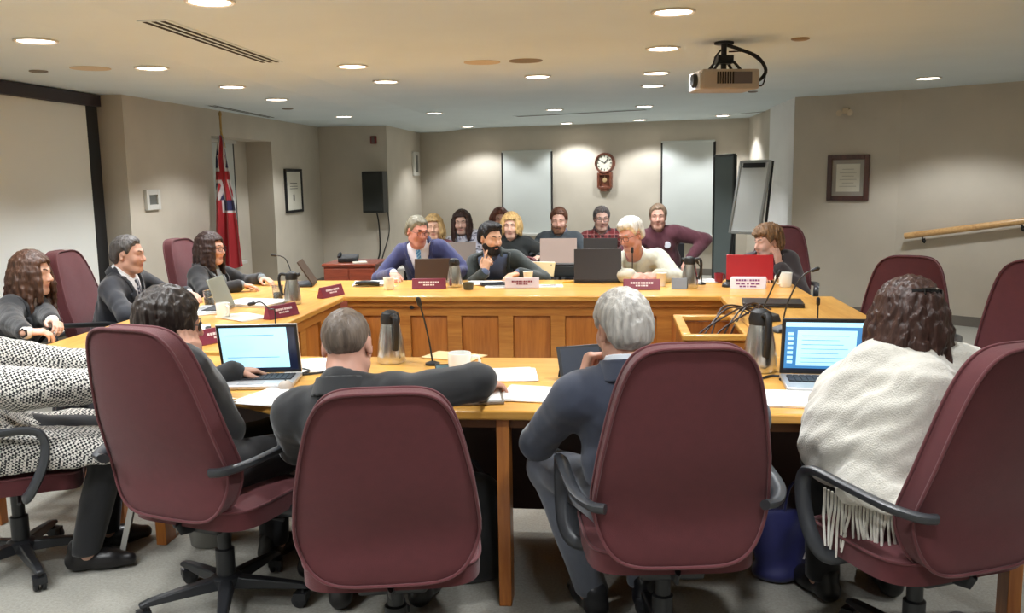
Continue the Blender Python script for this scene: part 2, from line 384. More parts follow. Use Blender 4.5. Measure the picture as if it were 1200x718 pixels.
# control panel on the side face of the chase
dq = ray(486, 192); s = -3.25/dq[0]; q = CAMP+dq*s
t = thing('wall_control_panel', 'white framed control panel on the lit side of the chase', 'control panel', (-3.25, q[1], q[2]))
MB().box((.02, 0, 0), (.04, .42, .4)).build('frame', sill_m, t, bevel=.008)
MB().box((.043, 0, .0), (.01, .12, .28)).build('display', M('grey display', (96, 98, 94), .3), t)
# clock on the back wall
cpt = back_pt(709.5); zc = W(709, 191, cpt[1])[2]
ang = math.degrees(math.atan2(bt[1], bt[0]))
t = thing('wall_clock', 'round wooden pendulum clock on the back wall', 'clock', (cpt[0], cpt[1], zc), ang)
clk = wood('dark clock wood', (122, 70, 48), (74, 38, 28), 2)
R_ = 12.0/F_PX*cpt[1]
MB().lathe([(R_, 0), (R_, .05), (R_*.93, .075), (R_*.8, .07), (R_*.76, .045), (.0001, .045)], (0, 0, 0), 32, axis='y', R=np.diag([1, -1, 1.])).build('case', clk, t)
MB().lathe([(R_*.77, .046), (R_*.77, .05), (.0001, .05)], n=32, axis='y', R=np.diag([1, -1, 1.])).build('dial', M('clock dial', (205, 202, 186), .5), t)
mk = MB()
for k in range(12):
    a = k*pi/6; mk.box((sin(a)*R_*.64, -.052, cos(a)*R_*.64), (.012, .004, .03), R=roty(math.degrees(a)))
mk.build('hour_marks', dark, t)
hd = MB(); hd.box((.03, -.055, .035), (.012, .004, .1), R=roty(40)); hd.box((-.035, -.055, .02), (.012, .004, .09), R=roty(-60)); hd.build('clock_hands', dark, t)
pb = MB(); hb = 20/F_PX*cpt[1]
for s in (-1, 1): pb.box((s*R_*.62, -.03, -R_-.1), (.035, .07, .24))
pb.box((0, -.03, -R_-.22), (R_*1.3, .07, .04)); pb.box((0, -.01, -R_-.1), (R_*1.2, .02, .24)); pb.box((0, -.03, -R_+.0), (R_*1.25, .06, .05))
pb.box((0, -.03, -R_-.255), (R_*.8, .06, .04)); pb.build('pendulum_case', clk, t, bevel=.005)
MB().lathe([(.0001, .0), (.035, .004), (.035, .012), (.0001, .016)], (0, -.03, -R_-.1), 18, axis='y', R=np.diag([1, -1, 1.])).box((0, -.03, -R_-.02), (.008, .006, .14)).build('pendulum', M('brass', (206, 176, 130), .3, .6), t)
# ------------------------------------------------------------------ right wall pieces
def rw(A, B, px, py):
    A = np.array(A); B = np.array(B); d = ray(px, py); tt = B-A
    s = np.linalg.solve(np.array([[d[0], -tt[0]], [d[1], -tt[1]]]), A); return CAMP+d*s[0]
a, b = rw(RA, RB_, 971, 182), rw(RA, RB_, 1018, 235)
ang = math.degrees(math.atan2(RB_[1]-RA[1], RB_[0]-RA[0]))
t = thing('picture_frame', 'dark wood framed certificate on the right wall by the white column', 'picture', ((a[0]+b[0])/2, (a[1]+b[1])/2, (a[2]+b[2])/2), ang)
w = np.linalg.norm((b-a)[:2]); h = a[2]-b[2]; f = MB()
for s in (-1, 1): f.box((s*(w/2-.025), -.018, 0), (.05, .036, h)); f.box((0, -.018, s*(h/2-.025)), (w-.098, .035, .05))
f.build('frame', wood('dark frame wood', (84, 48, 40), (54, 30, 26), 2), t, bevel=.006)
MB().box((0, -.008, 0), (w-.08, .012, h-.08)).build('mat_board', M('grey mat', (160, 154, 144), .7), t)
MB().box((0, -.016, 0), (w-.19, .004, h-.19)).build('certificate', M('cream paper', (214, 210, 196), .7), t)
pr = MB()
for k in range(6): pr.box((0, -.019, .09-k*.036), ((w-.26)*(1 if k % 2 else .7), .002, .006))
pr.build('print', M('pale print', (166, 162, 150), .7), t)
q = rw(RA, RB_, 992, 132)
t = thing('emergency_light', 'small twin head emergency light high on the right wall', 'emergency light', tuple(q), ang)
MB().box((0, -.025, .02), (.07, .05, .06)).build('housing', beige, t, bevel=.008)
for s in (-1, 1):
    MB().lathe([(.012, 0), (.03, .03), (.033, .045), (.0001, .04)], (s*.055, -.03, -.005), 14, axis='y', R=np.diag([1, -1, 1.])).build('lamp_head', beige, t)
# handrail, sloping up to the right on the angled wall
p0, p1 = rw(RB_, RC, 1064, 276), rw(RB_, RC, 1226, 255.5)
nn = np.array([RC[1]-RB_[1], -(RC[0]-RB_[0])]); nn = nn/np.linalg.norm(nn); off = np.array([nn[0]*.08, nn[1]*.08, 0])
t = thing('handrail', 'pale wood handrail sloping up the right wall on black brackets', 'handrail', (0, 0, 0))
hw = wood('pale ash rail', (214, 172, 116), (182, 136, 84), 0)
MB().tube([p0+off, p1+off], .026, 12, flat=1.25).build('rail', hw, t)
for s in (.14, .86):
    m_ = p0+(p1-p0)*s
    MB().tube([m_+off*.02+np.array([0, 0, -.075]), m_+off*.9+np.array([0, 0, -.07]), m_+off+np.array([0, 0, -.02])], .009, 8).lathe([(.028, 0), (.028, .006)], m_+np.array([0, 0, -.075]), 12, axis='y').build('bracket', dark, t)
# ------------------------------------------------------------------ flag on a pole in the alcove corner
fp = W(268, 300, 9.3); fx, fy = fp[0], fp[1]
t = thing('flag_on_pole', 'red ensign flag hanging furled on a pole beside the alcove window', 'flag', (fx, fy, 0))
gold = M('gold pole', (168, 138, 84), .35, .6)
MB().tube([(0, 0, .06), (0, 0, 2.22)], .0115, 10).build('pole', gold, t)
MB().lathe([(.0001, 2.29), (.012, 2.275), (.02, 2.255), (.012, 2.23), (.0125, 2.21)][::-1], n=12).build('finial', gold, t)
MB().lathe([(.19, 0), (.19, .015), (.15, .03), (.04, .05), (.03, .09), (.0001, .09)], n=24).build('pole_base', dark, t)
nu, nv = 90, 130; vs = []; fs = []; cols = []
RED, WHT, BLU = lin((158, 26, 34)), lin((206, 200, 200)), lin((34, 36, 78))
for j in range(nv):
    v = j/(nv-1)                        # 0 top, 1 bottom
    z = 2.03-1.45*v
    wd = .03+.30*v**.62
    for i in range(nu):
        u = i/(nu-1)
        fold = .035*(.25+v)*sin(u*5.2*pi+1.5*v)+.015*sin(u*11+4*v)
        x = -.11*v**.8+u*wd-.02; y = fold-.03-.05*min(1, v*6)
        if v > .93: z2 = z+.10*(u-.3)*(v-.93)/.07
        else: z2 = z
        vs.append((x, y, z2))
        # furled canton: saltire and cross swept round by the folds
        s = (u*.85+.08*sin(9*v)); tcan = v/.47
        if v < .47:
            a_, b_ = s, tcan
            d1 = abs(a_-b_*.9)*.7; d2 = abs(a_-(1-b_))*.7
            cc = BLU
            if min(d1, d2) < .13: cc = WHT
            if min(d1, d2) < .055: cc = RED
            if abs(a_-.5) < .2 or abs(b_-.62) < .11: cc = WHT
            if abs(a_-.5) < .14 or abs(b_-.62) < .07: cc = RED
            if b_ < .3 and abs(a_-.5) >= .2: cc = BLU if min(d1, d2) > .08 else WHT
        elif .47 <= v < .56 and u > .35: cc = BLU if (v < .55 and u > .42) else WHT
        else: cc = RED
        cols.append((*cc, 1))
for j in range(nv-1):
    for i in range(nu-1): fs.append((j*nu+i, (j+1)*nu+i, (j+1)*nu+i+1, j*nu+i+1))
m_ = MB(); m_.add(vs, fs, 0, True); fo = m_.build('flag_cloth', attr_mat('flag cloth', .75, sheen=.2), t)
ca = fo.data.color_attributes.new('Col', 'FLOAT_COLOR', 'POINT'); ca.data.foreach_set('color', np.array(cols, np.float32).ravel())
sm = fo.modifiers.new('thickness', 'SOLIDIFY'); sm.thickness = .003
MB().tube([(0, -.012, 2.1), (.03, -.02, 2.0), (.05, -.03, 1.9)], .004, 6).build('cord', M('gold cord', (190, 160, 90), .6), t)
# ------------------------------------------------------------------ right rear: partition panel and flip chart
pa, pb_ = W(838, 183, 12.7), W(862, 183, 12.2)
mid = (pa+pb_)/2; ang = math.degrees(math.atan2(pb_[1]-pa[1], pb_[0]-pa[0])); w = np.linalg.norm((pb_-pa)[:2])
t = thing('partition_panel', 'tall dark grey partition panel standing beside the flip chart', 'partition', (mid[0], mid[1], 0), ang)
pgrey = M('dark grey panel fabric', (88, 98, 98), .8, bump=.2, bscale=300)
MB().box((0, 0, .95), (w-.05, .035, 1.68)).build('panel', pgrey, t, bevel=.006)
f = MB()
for s in (-1, 1): f.box((s*(w/2-.015), 0, .9), (.035, .05, 1.78)); f.box((0, 0, .945+s*.845), (w-.06, .049, .035))
f.build('panel_frame', M('panel frame', (44, 50, 52), .4, .4), t, bevel=.004)
for s in (-1, 1): MB().box((s*(w/2-.02), 0, .02), (.04, .42, .04)).build('foot', dark, t, bevel=.006)
e = W(879, 235, 10.45)
t = thing('flip_chart_easel', 'white flip chart board leaning on an easel by the white column', 'easel', (e[0], e[1], 0), -42)
R1 = rotx(-14); bd = M('glossy whiteboard', (226, 228, 226), .25)
MB().box((0, 0, 0), (.36, .02, .80), R=R1).build('board', bd, t, loc=(0, 0, 1.28))
f = MB()
for s in (-1, 1): f.box(R1 @ np.array((s*.19, 0, 0)), (.03, .035, .84), R=R1); f.box(R1 @ np.array((0, 0, s*.41)), (.352, .034, .03), R=R1)
f.build('board_frame', M('aluminium', (178, 178, 176), .35, .7), t, loc=(0, 0, 1.28), bevel=.003)
MB().box((0, 0, 0), (.28, .02, .05), R=R1).build('clip_bar', dark, t, loc=(0, .065, 1.635))
for s in (-1, 1): MB().tube([(s*.2, .125, 1.68), (s*.22, -.16, .0)], .016, 8).build('leg', dark, t)
MB().tube([(0, .14, 1.6), (0, .42, .0)], .016, 8).build('leg', dark, t)
# cabinet and phone behind the left wing
a = T(379, 309, .72); b = T(438, 309, .72)
ck = wood('cherry cabinet wood', (150, 72, 48), (112, 48, 32), 0)
cw = b[0]-a[0]
t = thing('low_cabinet', 'reddish wooden low cabinet standing against the chase behind the left wing', 'cabinet', ((a[0]+b[0])/2, a[1]+.25, 0))
MB().box((0, 0, .37), (cw, .5, .64)).build('body', ck, t, bevel=.005)
MB().box((0, 0, .705), (cw+.03, .54, .03)).build('top', ck, t, bevel=.006)
MB().box((0, 0, .03), (cw-.04, .46, .06)).build('plinth', dark, t)
for s in (-1, 1):
    d = MB().box((s*cw/4, -.256, .37), (cw/2-.02, .016, .6)).build('door', ck, t, bevel=.004)
    MB().lathe([(.004, 0), (.012, .016), (.0001, .02)], (s*.03, -.264, .45), 12, axis='y', R=np.diag([1, -1, 1.])).build('knob', M('brass', (206, 176, 130), .3, .6), d)
p = ((a[0]+b[0])/2-.06, a[1]+.2, .722)
t = thing('desk_phone', 'black desk phone on the low cabinet', 'phone', p, 12)
MB().box((0, 0, .035), (.2, .2, .045), R=rotx(6)).build('body', dark, t, bevel=.01)
MB().tube(smooth_path([(-.09, -.09, .055), (-.085, -.06, .075), (-.085, .05, .08), (-.09, .09, .06)], 5), .016, 10).build('handset', dark, t)
MB().box((.03, .05, .056), (.09, .05, .006), R=rotx(6)).build('screen', greyp, t)
kp = MB()
for i in range(3):
    for j in range(4): kp.box((.01+i*.026, .01-j*.024, .052-j*.002), (.017, .014, .008))
kp.build('keypad', greyp, t)
MB().box((.115, -.12, .004), (.14, .18, .008), R=rotz(10)).build('notepad', M('cream paper', (214, 210, 196), .7), t)
# ================================================================== the desks
TOPZ = .74
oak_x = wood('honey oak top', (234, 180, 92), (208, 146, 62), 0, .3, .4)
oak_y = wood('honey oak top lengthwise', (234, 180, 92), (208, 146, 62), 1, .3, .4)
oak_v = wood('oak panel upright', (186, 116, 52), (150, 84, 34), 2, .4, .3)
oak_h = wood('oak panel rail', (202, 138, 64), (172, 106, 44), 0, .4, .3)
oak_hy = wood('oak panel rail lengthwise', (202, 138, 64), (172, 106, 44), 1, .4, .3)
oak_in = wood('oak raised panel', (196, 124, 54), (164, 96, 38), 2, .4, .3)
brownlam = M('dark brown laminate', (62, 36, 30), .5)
def desk_top(poly, mat, parent, th=.032):
    m = MB().prism(poly, TOPZ-th, TOPZ).build('desk_top', mat, parent, bevel=.008, seg=3); return m
def panelled(parent, a, b, z0, z1, n, th=.03, rail=oak_h):
    """frame of rails and stiles with raised panels, seen from the right-hand side of a->b"""
    a = np.array(a, float); b = np.array(b, float); L = np.linalg.norm(b-a); ang = math.atan2(b[1]-a[1], b[0]-a[0])
    R = rotz(math.degrees(ang)); o = np.array([a[0], a[1], 0]); P = lambda x, y, z: o+R @ np.array((x, y, z))
    f = MB(); st = L/n; sw = .1
    f.box(P(L/2, 0, z1-.035), (L, th, .07), R=R); f.box(P(L/2, 0, z0+.05), (L, th, .1), R=R)
    for k in range(n+1):
        x = min(max(k*st, sw/4), L-sw/4); f.box(P(x, 0, (z0+z1)/2), (sw/2 if k in (0, n) else sw, th-.002, z1-z0-.01), R=R)
    f.box(P(L/2, .014, (z0+z1)/2), (L, .004, z1-z0), R=R)
    fo = f.build('front_panel', rail, parent, bevel=.003)
    for k in range(n):
        x = (k+.5)*st; w = st-sw-.004; zz0, zz1 = z0+.104, z1-.074; h = zz1-zz0; zc = (zz0+zz1)/2
        p = MB()
        q = [(-w/2, -h/2), (w/2, -h/2), (w/2, h/2), (-w/2, h/2)]; e = .035; q2 = [(-w/2+e, -h/2+e), (w/2-e, -h/2+e), (w/2-e, h/2-e), (-w/2+e, h/2-e)]
        vs = [P(x+u, .008, zc+v) for u, v in q]+[P(x+u, -.006, zc+v) for u, v in q2]
        p.add(vs, [(4, 5, 6, 7)]+[(i, (i+1) % 4, 4+(i+1) % 4, 4+i) for i in range(4)])
        p.build('raised_panel', oak_in, fo)
# far desk
t = thing('council_desk', 'long oak desk with raised panels facing us across the far side', 'desk', (0, 0, 0))
desk_top([(-1.86, 6.05), (1.34, 6.05), (1.34, 7.02), (-2.86, 7.02)], oak_x, t, .036)
MB().box((-.26, 6.095, .685), (3.14, .03, .045)).build('apron_moulding', oak_h, t, bevel=.006)
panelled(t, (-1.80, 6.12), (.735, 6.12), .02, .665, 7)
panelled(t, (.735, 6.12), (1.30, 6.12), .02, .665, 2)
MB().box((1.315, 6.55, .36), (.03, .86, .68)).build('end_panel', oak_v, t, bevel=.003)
MB().lathe([(.0001, 0), (.016, .003), (.02, .012), (.012, .02), (.0001, .022)][::-1], (T(492, 350, .68)[0], 6.078, .662), 14, axis='y').build('cable_grommet', dark, t)
# left wing
t = thing('council_desk', 'oak desk wing along the left side with maroon nameplates on it', 'desk', (0, 0, 0))
desk_top([(-2.12, 3.62), (-2.12, 4.06), (-1.84, 4.06), (-1.84, 6.03), (-2.86, 7.0), (-2.86, 3.62)], oak_y, t, .036)
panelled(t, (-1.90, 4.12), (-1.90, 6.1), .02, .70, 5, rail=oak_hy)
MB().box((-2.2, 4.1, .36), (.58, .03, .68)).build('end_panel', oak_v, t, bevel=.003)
MB().box((-2.2, 3.68, .352), (.05, .05, .704)).build('leg', oak_v, t, bevel=.003)
MB().box((-2.8, 3.68, .352), (.05, .05, .704)).build('leg', oak_v, t, bevel=.003)
# right wing
t = thing('council_desk', 'oak desk wing along the right side below the far desk end', 'desk', (0, 0, 0))
desk_top([(.74, 3.99), (1.46, 3.99), (1.46, 6.03), (.74, 6.03)], oak_y, t, .036)
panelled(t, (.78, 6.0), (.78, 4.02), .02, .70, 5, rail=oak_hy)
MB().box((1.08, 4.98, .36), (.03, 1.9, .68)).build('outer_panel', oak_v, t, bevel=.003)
# near table
t = thing('council_desk', 'oak table in the foreground where four people sit with backs to us', 'desk', (0, 0, 0))
desk_top([(-1.98, 3.42), (-1.34, 3.13), (-1.18, 3.03), (1.46, 3.03), (1.46, 3.96), (-1.98, 3.96)], oak_x, t, .036)
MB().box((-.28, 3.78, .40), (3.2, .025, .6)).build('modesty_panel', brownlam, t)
for x in (-.375, 1.38):
    MB().box((x, 3.10, .352), (.046, .09, .704)).build('leg', oak_v, t, bevel=.003)
for x, y in ((-1.92, 3.54), (1.38, 3.7)): MB().box((x, y, .352), (.046, .09, .704)).build('leg', oak_v, t, bevel=.003)
MB().box((.14, 3.09, .685), (2.45, .025, .04)).build('front_rail', M('dark rail brown', (110, 66, 30), .5), t)  # plain brown rail, darker than the oak top and legs
# cable box beside the right wing
t = thing('cable_box', 'open topped oak cable box standing inside the U of desks', 'cable box', (0, 0, 0))
x0, x1, y0, y1 = .37, .735, 4.55, 5.24
f = MB(); rw_ = .05
f.box(((x0+x1)/2, y0+rw_/2, .725), (x1-x0, rw_, .03)); f.box(((x0+x1)/2, y1-rw_/2, .725), (x1-x0, rw_, .03))
f.box((x0+rw_/2, (y0+y1)/2, .725), (rw_, y1-y0-.1, .03)); f.box((x1-rw_/2, (y0+y1)/2, .725), (rw_, y1-y0-.1, .03))
f.build('rim', oak_x, t, bevel=.006)
panelled(t, (x0+.03, y0+.03), (x1-.02, y0+.03), .02, .708, 1)
for nm, c_, d_ in [('side_panel', (x0+.03, (y0+y1)/2, .36), (.025, y1-y0-.08, .69)), ('side_panel', (x1-.015, (y0+y1)/2, .36), (.025, y1-y0-.08, .69)), ('back_panel', ((x0+x1)/2, y1-.03, .36), (x1-x0-.09, .025, .69))]:
    MB().box(c_, d_).build(nm, oak_v, t, bevel=.002)
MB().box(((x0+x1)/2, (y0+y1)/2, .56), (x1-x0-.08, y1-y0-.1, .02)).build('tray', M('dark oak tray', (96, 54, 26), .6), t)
# ================================================================== burgundy armchairs
burg = M('burgundy upholstery', (86, 32, 37), .8, var=.07, vscale=30, bump=.25, bscale=700, sheen=.12)
pipe_m = M('burgundy piping', (92, 39, 44), .8, sheen=.2)
blk = M('black chair plastic', (34, 35, 38), .42)
steel = M('dark steel', (70, 70, 72), .35, .8)
def back_outline(n=72):
    """closed outline of the backrest in (x, z), z from 0 to .68"""
    pts = []
    for k in range(n):
        a = 2*pi*k/n; c_, s_ = cos(a), sin(a)
        ex, ez = (.46, .50) if s_ > 0 else (.38, .40)
        x = math.copysign(abs(c_)**ex, c_); z = math.copysign(abs(s_)**ez, s_)
        zz = .34+.34*z
        q_ = min(1, max(0, (zz-.17)/.50)); wdt = .250-.058*q_*q_*(3-2*q_)-.030*max(0, (.17-zz)/.17)**1.3
        pts.append((x*wdt, zz))
    return pts
def back_y(z, x): return -.235 - .16*z - .10*max(0, z-.25)**1.3 + .03*math.exp(-((z-.16)/.12)**2) + .55*x*x*(.4+z)
def cushion(outline, T0, bulge_f, bulge_b, place, rings=9):
    """pillow between two faces over an outline; place(u, v, d) puts it in space"""
    n = len(outline); cu = sum(p[0] for p in outline)/n; cv = sum(p[1] for p in outline)/n
    vs = []; fs = []
    for side in (1, -1):
        b = bulge_f if side > 0 else bulge_b; base = len(vs)
        for r in range(rings):
            s = 1-r/(rings-1)*.98; d = side*(T0+b*(1-s**2.6)) if r else side*T0
            if r == 0: d = side*(T0-.004)
            for p in outline: vs.append(place(cu+(p[0]-cu)*(s if r else 1.0), cv+(p[1]-cv)*(s if r else 1.0), d))
        for r in range(rings-1):
            for k in range(n):
                l = (k+1) % n; q = (base+r*n+k, base+r*n+l, base+(r+1)*n+l, base+(r+1)*n+k)
                fs.append(q if side > 0 else q[::-1])
        last = tuple(base+(rings-1)*n+k for k in range(n)); fs.append(last if side > 0 else last[::-1])
    o = rings*n
    for k in range(n):
        l = (k+1) % n; fs.append((k, o+k, o+l, l))
    return vs, fs
def make_chair():
    t = thing('office_armchair', None, 'chair', (0, 0, 0)); zb = .43
    ol = back_outline()
    pl = lambda u, v, d: (u, back_y(v, u)+d, zb+v*.985)
    vs, fs = cushion(ol, .034, .026, .012, pl)
    bk = MB().add(vs, fs, 0, True).build('backrest', burg, t)
    for d in (.036, -.036):
        MB().tube([pl(u*1.004, v, d) for u, v in ol], .0052, 8, closed=True).build('piping', pipe_m, bk)
    so = []
    for k in range(60):
        a = 2*pi*k/60; c_, s_ = cos(a), sin(a); so.append((.255*math.copysign(abs(c_)**.45, c_), .235*math.copysign(abs(s_)**.45, s_)+.02))
    ps = lambda u, v, d: (u, v, .415+d-(.03*max(0, (v-.14)/.12)**2)+.004*cos(u*6))
    vs, fs = cushion(so, .036, .022, .004, ps)
    st = MB().add(vs, fs, 0, True).build('seat', burg, t)
    MB().tube([ps(u*1.003, v*1.003, .034) for u, v in so], .0052, 8, closed=True).build('piping', pipe_m, st)
    for s in (-1, 1):
        path = smooth_path([(s*.20, .06, .372), (s*.27, .07, .375), (s*.305, .10, .42), (s*.312, .145, .52), (s*.312, .150, .61), (s*.312, .10, .645), (s*.308, -.05, .642), (s*.296, -.20, .635), (s*.262, -.285, .63), (s*.225, -.305, .628)], 6)
        MB().tube(path, [.024]*len(path), 10, up=(s, 0, 0.01), flat=.62).build('armrest', M('armrest plastic', (52, 54, 58), .38), t)
    m = MB(); m.box((0, -.02, .36), (.2, .26, .05)); m.build('tilt_mechanism', blk, t, bevel=.012)
    MB().tube([(.09, .02, .36), (.24, .04, .345)], .007, 8).build('tilt_lever', blk, t)
    MB().tube([(0, -.10, .362), (0, -.16, .364), (0, -.20, .37), (0, -.215, .40)], .022, 10, up=(1, 0, 0), flat=.4).build('back_bracket', blk, t)
    MB().lathe([(.034, .085), (.034, .22), (.025, .225), (.025, .345)], n=18).build('gas_column', blk, t)
    MB().lathe([(.0001, .075), (.05, .08), (.055, .115), (.038, .125), (.0001, .125)], n=20).build('base_hub', blk, t)
    for k in range(5):
        a = 90+72*k; R = rotz(a); P = lambda x, y, z: R @ np.array((x, y, z))
        L = MB(); vs = []
        for x, w, z0, z1 in [(.035, .03, .075, .118), (.16, .025, .075, .108), (.27, .020, .074, .096), (.305, .017, .072, .086)]:
            vs += [P(x, -w, z0), P(x, w, z0), P(x, w*.7, z1), P(x, -w*.7, z1)]
        fs = [(0, 1, 2, 3)]+[(i*4+q, (i+1)*4+q, (i+1)*4+(q+1) % 4, i*4+(q+1) % 4) for i in range(3) for q in range(4)]+[(15, 14, 13, 12)]
        L.add(vs, fs); lo = L.build('base_leg', blk, t, bevel=.005)
        ca = MB(); cs = random.uniform(0, 360); Rc = rotz(cs); c0 = P(.285, 0, 0)
        for s in (-1, 1):
            ca.lathe([(.0001, -.010), (.022, -.010), (.028, -.005), (.028, .005), (.022, .010), (.0001, .010)], tuple(c0+Rc @ np.array((.012, s*.014, .029))), 16, axis='y', R=Rc)
        ca.box(tuple(c0+Rc @ np.array((.006, 0, .045))), (.046, .05, .026), R=Rc); ca.tube([tuple(c0+np.array((0, 0, .05))), tuple(c0+np.array((0, 0, .078)))], .008, 8)
        ca.build('caster', blk, lo)
    return t
chair0 = make_chair(); _used = [0]
def chair(x, y, rz, label):
    if not _used[0]:
        _used[0] = 1; chair0.location = (x, y, 0); chair0.rotation_euler = (0, 0, rad(rz)); chair0['label'] = label; chair0['group'] = 'burgundy armchairs around the desks'; return chair0
    return dup(chair0, (x, y, 0), rz, label, 'burgundy armchairs around the desks')
chair(-2.38, 3.24, -62, 'burgundy armchair at the left edge under the houndstooth coat')
chair(-1.40, 2.99, -16, 'burgundy armchair of the woman in black in the left foreground')
chair(-.68, 2.65, 11, 'burgundy armchair in the foreground behind the man with cropped hair').scale = (1.06, 1, .9)
for o in [o for o in bpy.data.objects if o.parent and o.parent.get('label', '').startswith('burgundy armchair in the foreground behind the man with cropped') and o.name.startswith('armrest')]: bpy.data.objects.remove(o)
chair(.17, 2.74, 8, 'burgundy armchair in the foreground behind the man in navy suit')
chair(.95, 2.76, 24, 'burgundy armchair at lower right under the white fringed shawl')
chair(-3.5, 4.75, -84, 'burgundy armchair hidden behind the long haired woman at left')
chair(-3.32, 5.72, -86, 'burgundy armchair behind the man in dark suit on the left')
chair(-3.06, 6.78, -96, 'burgundy armchair behind the woman with glasses by the flag')
chair(-1.52, 7.56, 182, 'burgundy armchair of the man in blue suit at the far desk').scale = (1, 1, .76)
chair(-.82, 7.62, 178, 'burgundy armchair of the bearded man at the far desk').scale = (1, 1, .76)
chair(.27, 7.55, 180, 'burgundy armchair of the white haired man at the far desk').scale = (1, 1, .76)
chair(1.36, 7.45, 165, 'burgundy armchair of the curly haired woman by the white column')
chair(1.62, 5.2, 155, 'empty burgundy armchair right of the wing, beyond the woman in white').scale = (1, 1, .95)
chair(1.93, 4.35, 148, 'empty burgundy armchair cut off by the right edge below the handrail')
# plain chairs of the public seats behind the far desk
def side_chair():
    t = thing('stacking_chair', None, 'chair', (0, 0, 0)); g = M('grey chair fabric', (58, 58, 62), .8)
    MB().box((0, 0, .445), (.44, .43, .045)).build('seat', g, t, bevel=.018, seg=3)
    MB().box((0, -.225, .70), (.43, .035, .30), R=rotx(-8)).build('backrest', g, t, bevel=.015, seg=3)
    for s in (-1, 1):
        MB().tube([(s*.2, .19, 0), (s*.2, .17, .42)], .011, 8).build('leg', steel, t)
        MB().tube(smooth_path([(s*.2, -.24, 0), (s*.2, -.19, .42), (s*.2, -.245, .82)], 4), .011, 8).build('leg', steel, t)
    return t
sc0 = side_chair(); seats = [(-1.86, 9.0, 'blonde woman in maroon'), (-1.42, 9.35, 'woman with long brown hair'), (-.95, 8.92, 'blonde woman in black'), (-1.12, 9.8, 'person half hidden behind the blonde woman'),
    (-.50, 9.2, 'young man in dark sweater'), (-.05, 9.52, 'person in red plaid'), (.56, 9.2, 'man in maroon sweater')]
for i, (x, y, who) in enumerate(seats):
    lab = 'dark stacking chair under the %s' % who
    if i == 0: sc0.location = (x, y, 0); sc0.rotation_euler = (0, 0, pi); sc0['label'] = lab; sc0['group'] = 'public stacking chairs'
    else: dup(sc0, (x, y, 0), 180, lab, 'public stacking chairs')
# public tables
lam = M('grey laminate table', (150, 146, 138), .5)
def folding_table(label, x, y, w, d=.5):
    t = thing('folding_table', label, 'table', (x, y, 0))
    MB().box((0, 0, .715), (w, d, .03)).build('table_top', lam, t, bevel=.006)
    for sx in (-1, 1):
        for sy in (-1, 1): MB().tube([(sx*(w/2-.06), sy*(d/2-.06), 0), (sx*(w/2-.06), sy*(d/2-.06), .7)], .014, 8).build('leg', steel, t)
folding_table('grey table behind the far desk under the brown haired woman\'s laptop', -1.55, 8.35, .98)
folding_table('grey table behind the far desk under the young man\'s laptop', -.28, 8.42, 1.25)
# ================================================================== people: smooth signed-distance bodies turned into meshes
def unit(v): v = np.array(v, float); return v/(np.linalg.norm(v)+1e-12)
class Grid:
    def __init__(s, lo, hi, h):
        s.lo = np.array(lo, float); s.h = h; n = np.ceil((np.array(hi)-s.lo)/h).astype(int)+1
        s.ax = [(s.lo[i]+h*np.arange(n[i])).astype(np.float32) for i in range(3)]; s.F = np.full(tuple(n), 9, np.float32)
    def sl(s, lo, hi):
        r = []
        for i in range(3):
            a = int(max(0, np.floor((lo[i]-s.lo[i])/s.h))); b = int(min(len(s.ax[i]), np.ceil((hi[i]-s.lo[i])/s.h)+1)); r.append(slice(a, max(a, b)))
        return tuple(r)
    def xyz(s, q): return s.ax[0][q[0]][:, None, None], s.ax[1][q[1]][None, :, None], s.ax[2][q[2]][None, None, :]
    def op(s, prim, k=.02, mode='+', off=0):
        fn, lo, hi = prim; m = k+abs(off)+2.5*s.h; q = s.sl(np.array(lo)-m, np.array(hi)+m)
        if any(t.stop <= t.start for t in q): return
        d = (fn(*s.xyz(q))-off).astype(np.float32); f = s.F[q]
        if mode == '-': d = -d; h = np.maximum(k-np.abs(f-d), 0)/k; s.F[q] = np.maximum(f, d)+h*h*k*.25
        else: h = np.maximum(k-np.abs(f-d), 0)/k; s.F[q] = np.minimum(f, d)+h*h*k*.25*-1
    def cut(s, fn):
        """keep only where fn(x, y, z) < 0"""
        X, Y, Z = s.ax[0][:, None, None], s.ax[1][None, :, None], s.ax[2][None, None, :]
        s.F = np.maximum(s.F, fn(X, Y, Z).astype(np.float32))
    def wrinkle(s, amp, freq, seed, st=(1, 1, 1)):
        X, Y, Z = s.ax[0][:, None, None], s.ax[1][None, :, None], s.ax[2][None, None, :]
        s.F = s.F+noise3(X*st[0], Y*st[1], Z*st[2], freq, seed)*amp
def noise3(X, Y, Z, freq, seed):
    r = np.random.default_rng(seed); out = 0
    a = r.normal(size=(4, 3)); a /= np.linalg.norm(a, axis=1)[:, None]; p = r.uniform(0, 6.28, 4)
    w = np.sin(freq*.6*(a[0, 0]*X+a[0, 1]*Y+a[0, 2]*Z)+p[0])*1.2
    for i in range(1, 4): out = out+np.sin(freq*(.7+.35*i)*(a[i, 0]*X+a[i, 1]*Y+a[i, 2]*Z)+p[i]+w)/3
    return out.astype(np.float32)
def cap(a, b, ra, rb):
    a = np.array(a, float); b = np.array(b, float); d = b-a; L2 = float(d @ d)+1e-12; R = max(ra, rb)
    def fn(X, Y, Z):
        x, y, z = X-a[0], Y-a[1], Z-a[2]; t = np.clip((x*d[0]+y*d[1]+z*d[2])/L2, 0, 1)
        return np.sqrt((x-t*d[0])**2+(y-t*d[1])**2+(z-t*d[2])**2)-(ra+(rb-ra)*t)
    return fn, np.minimum(a, b)-R, np.maximum(a, b)+R
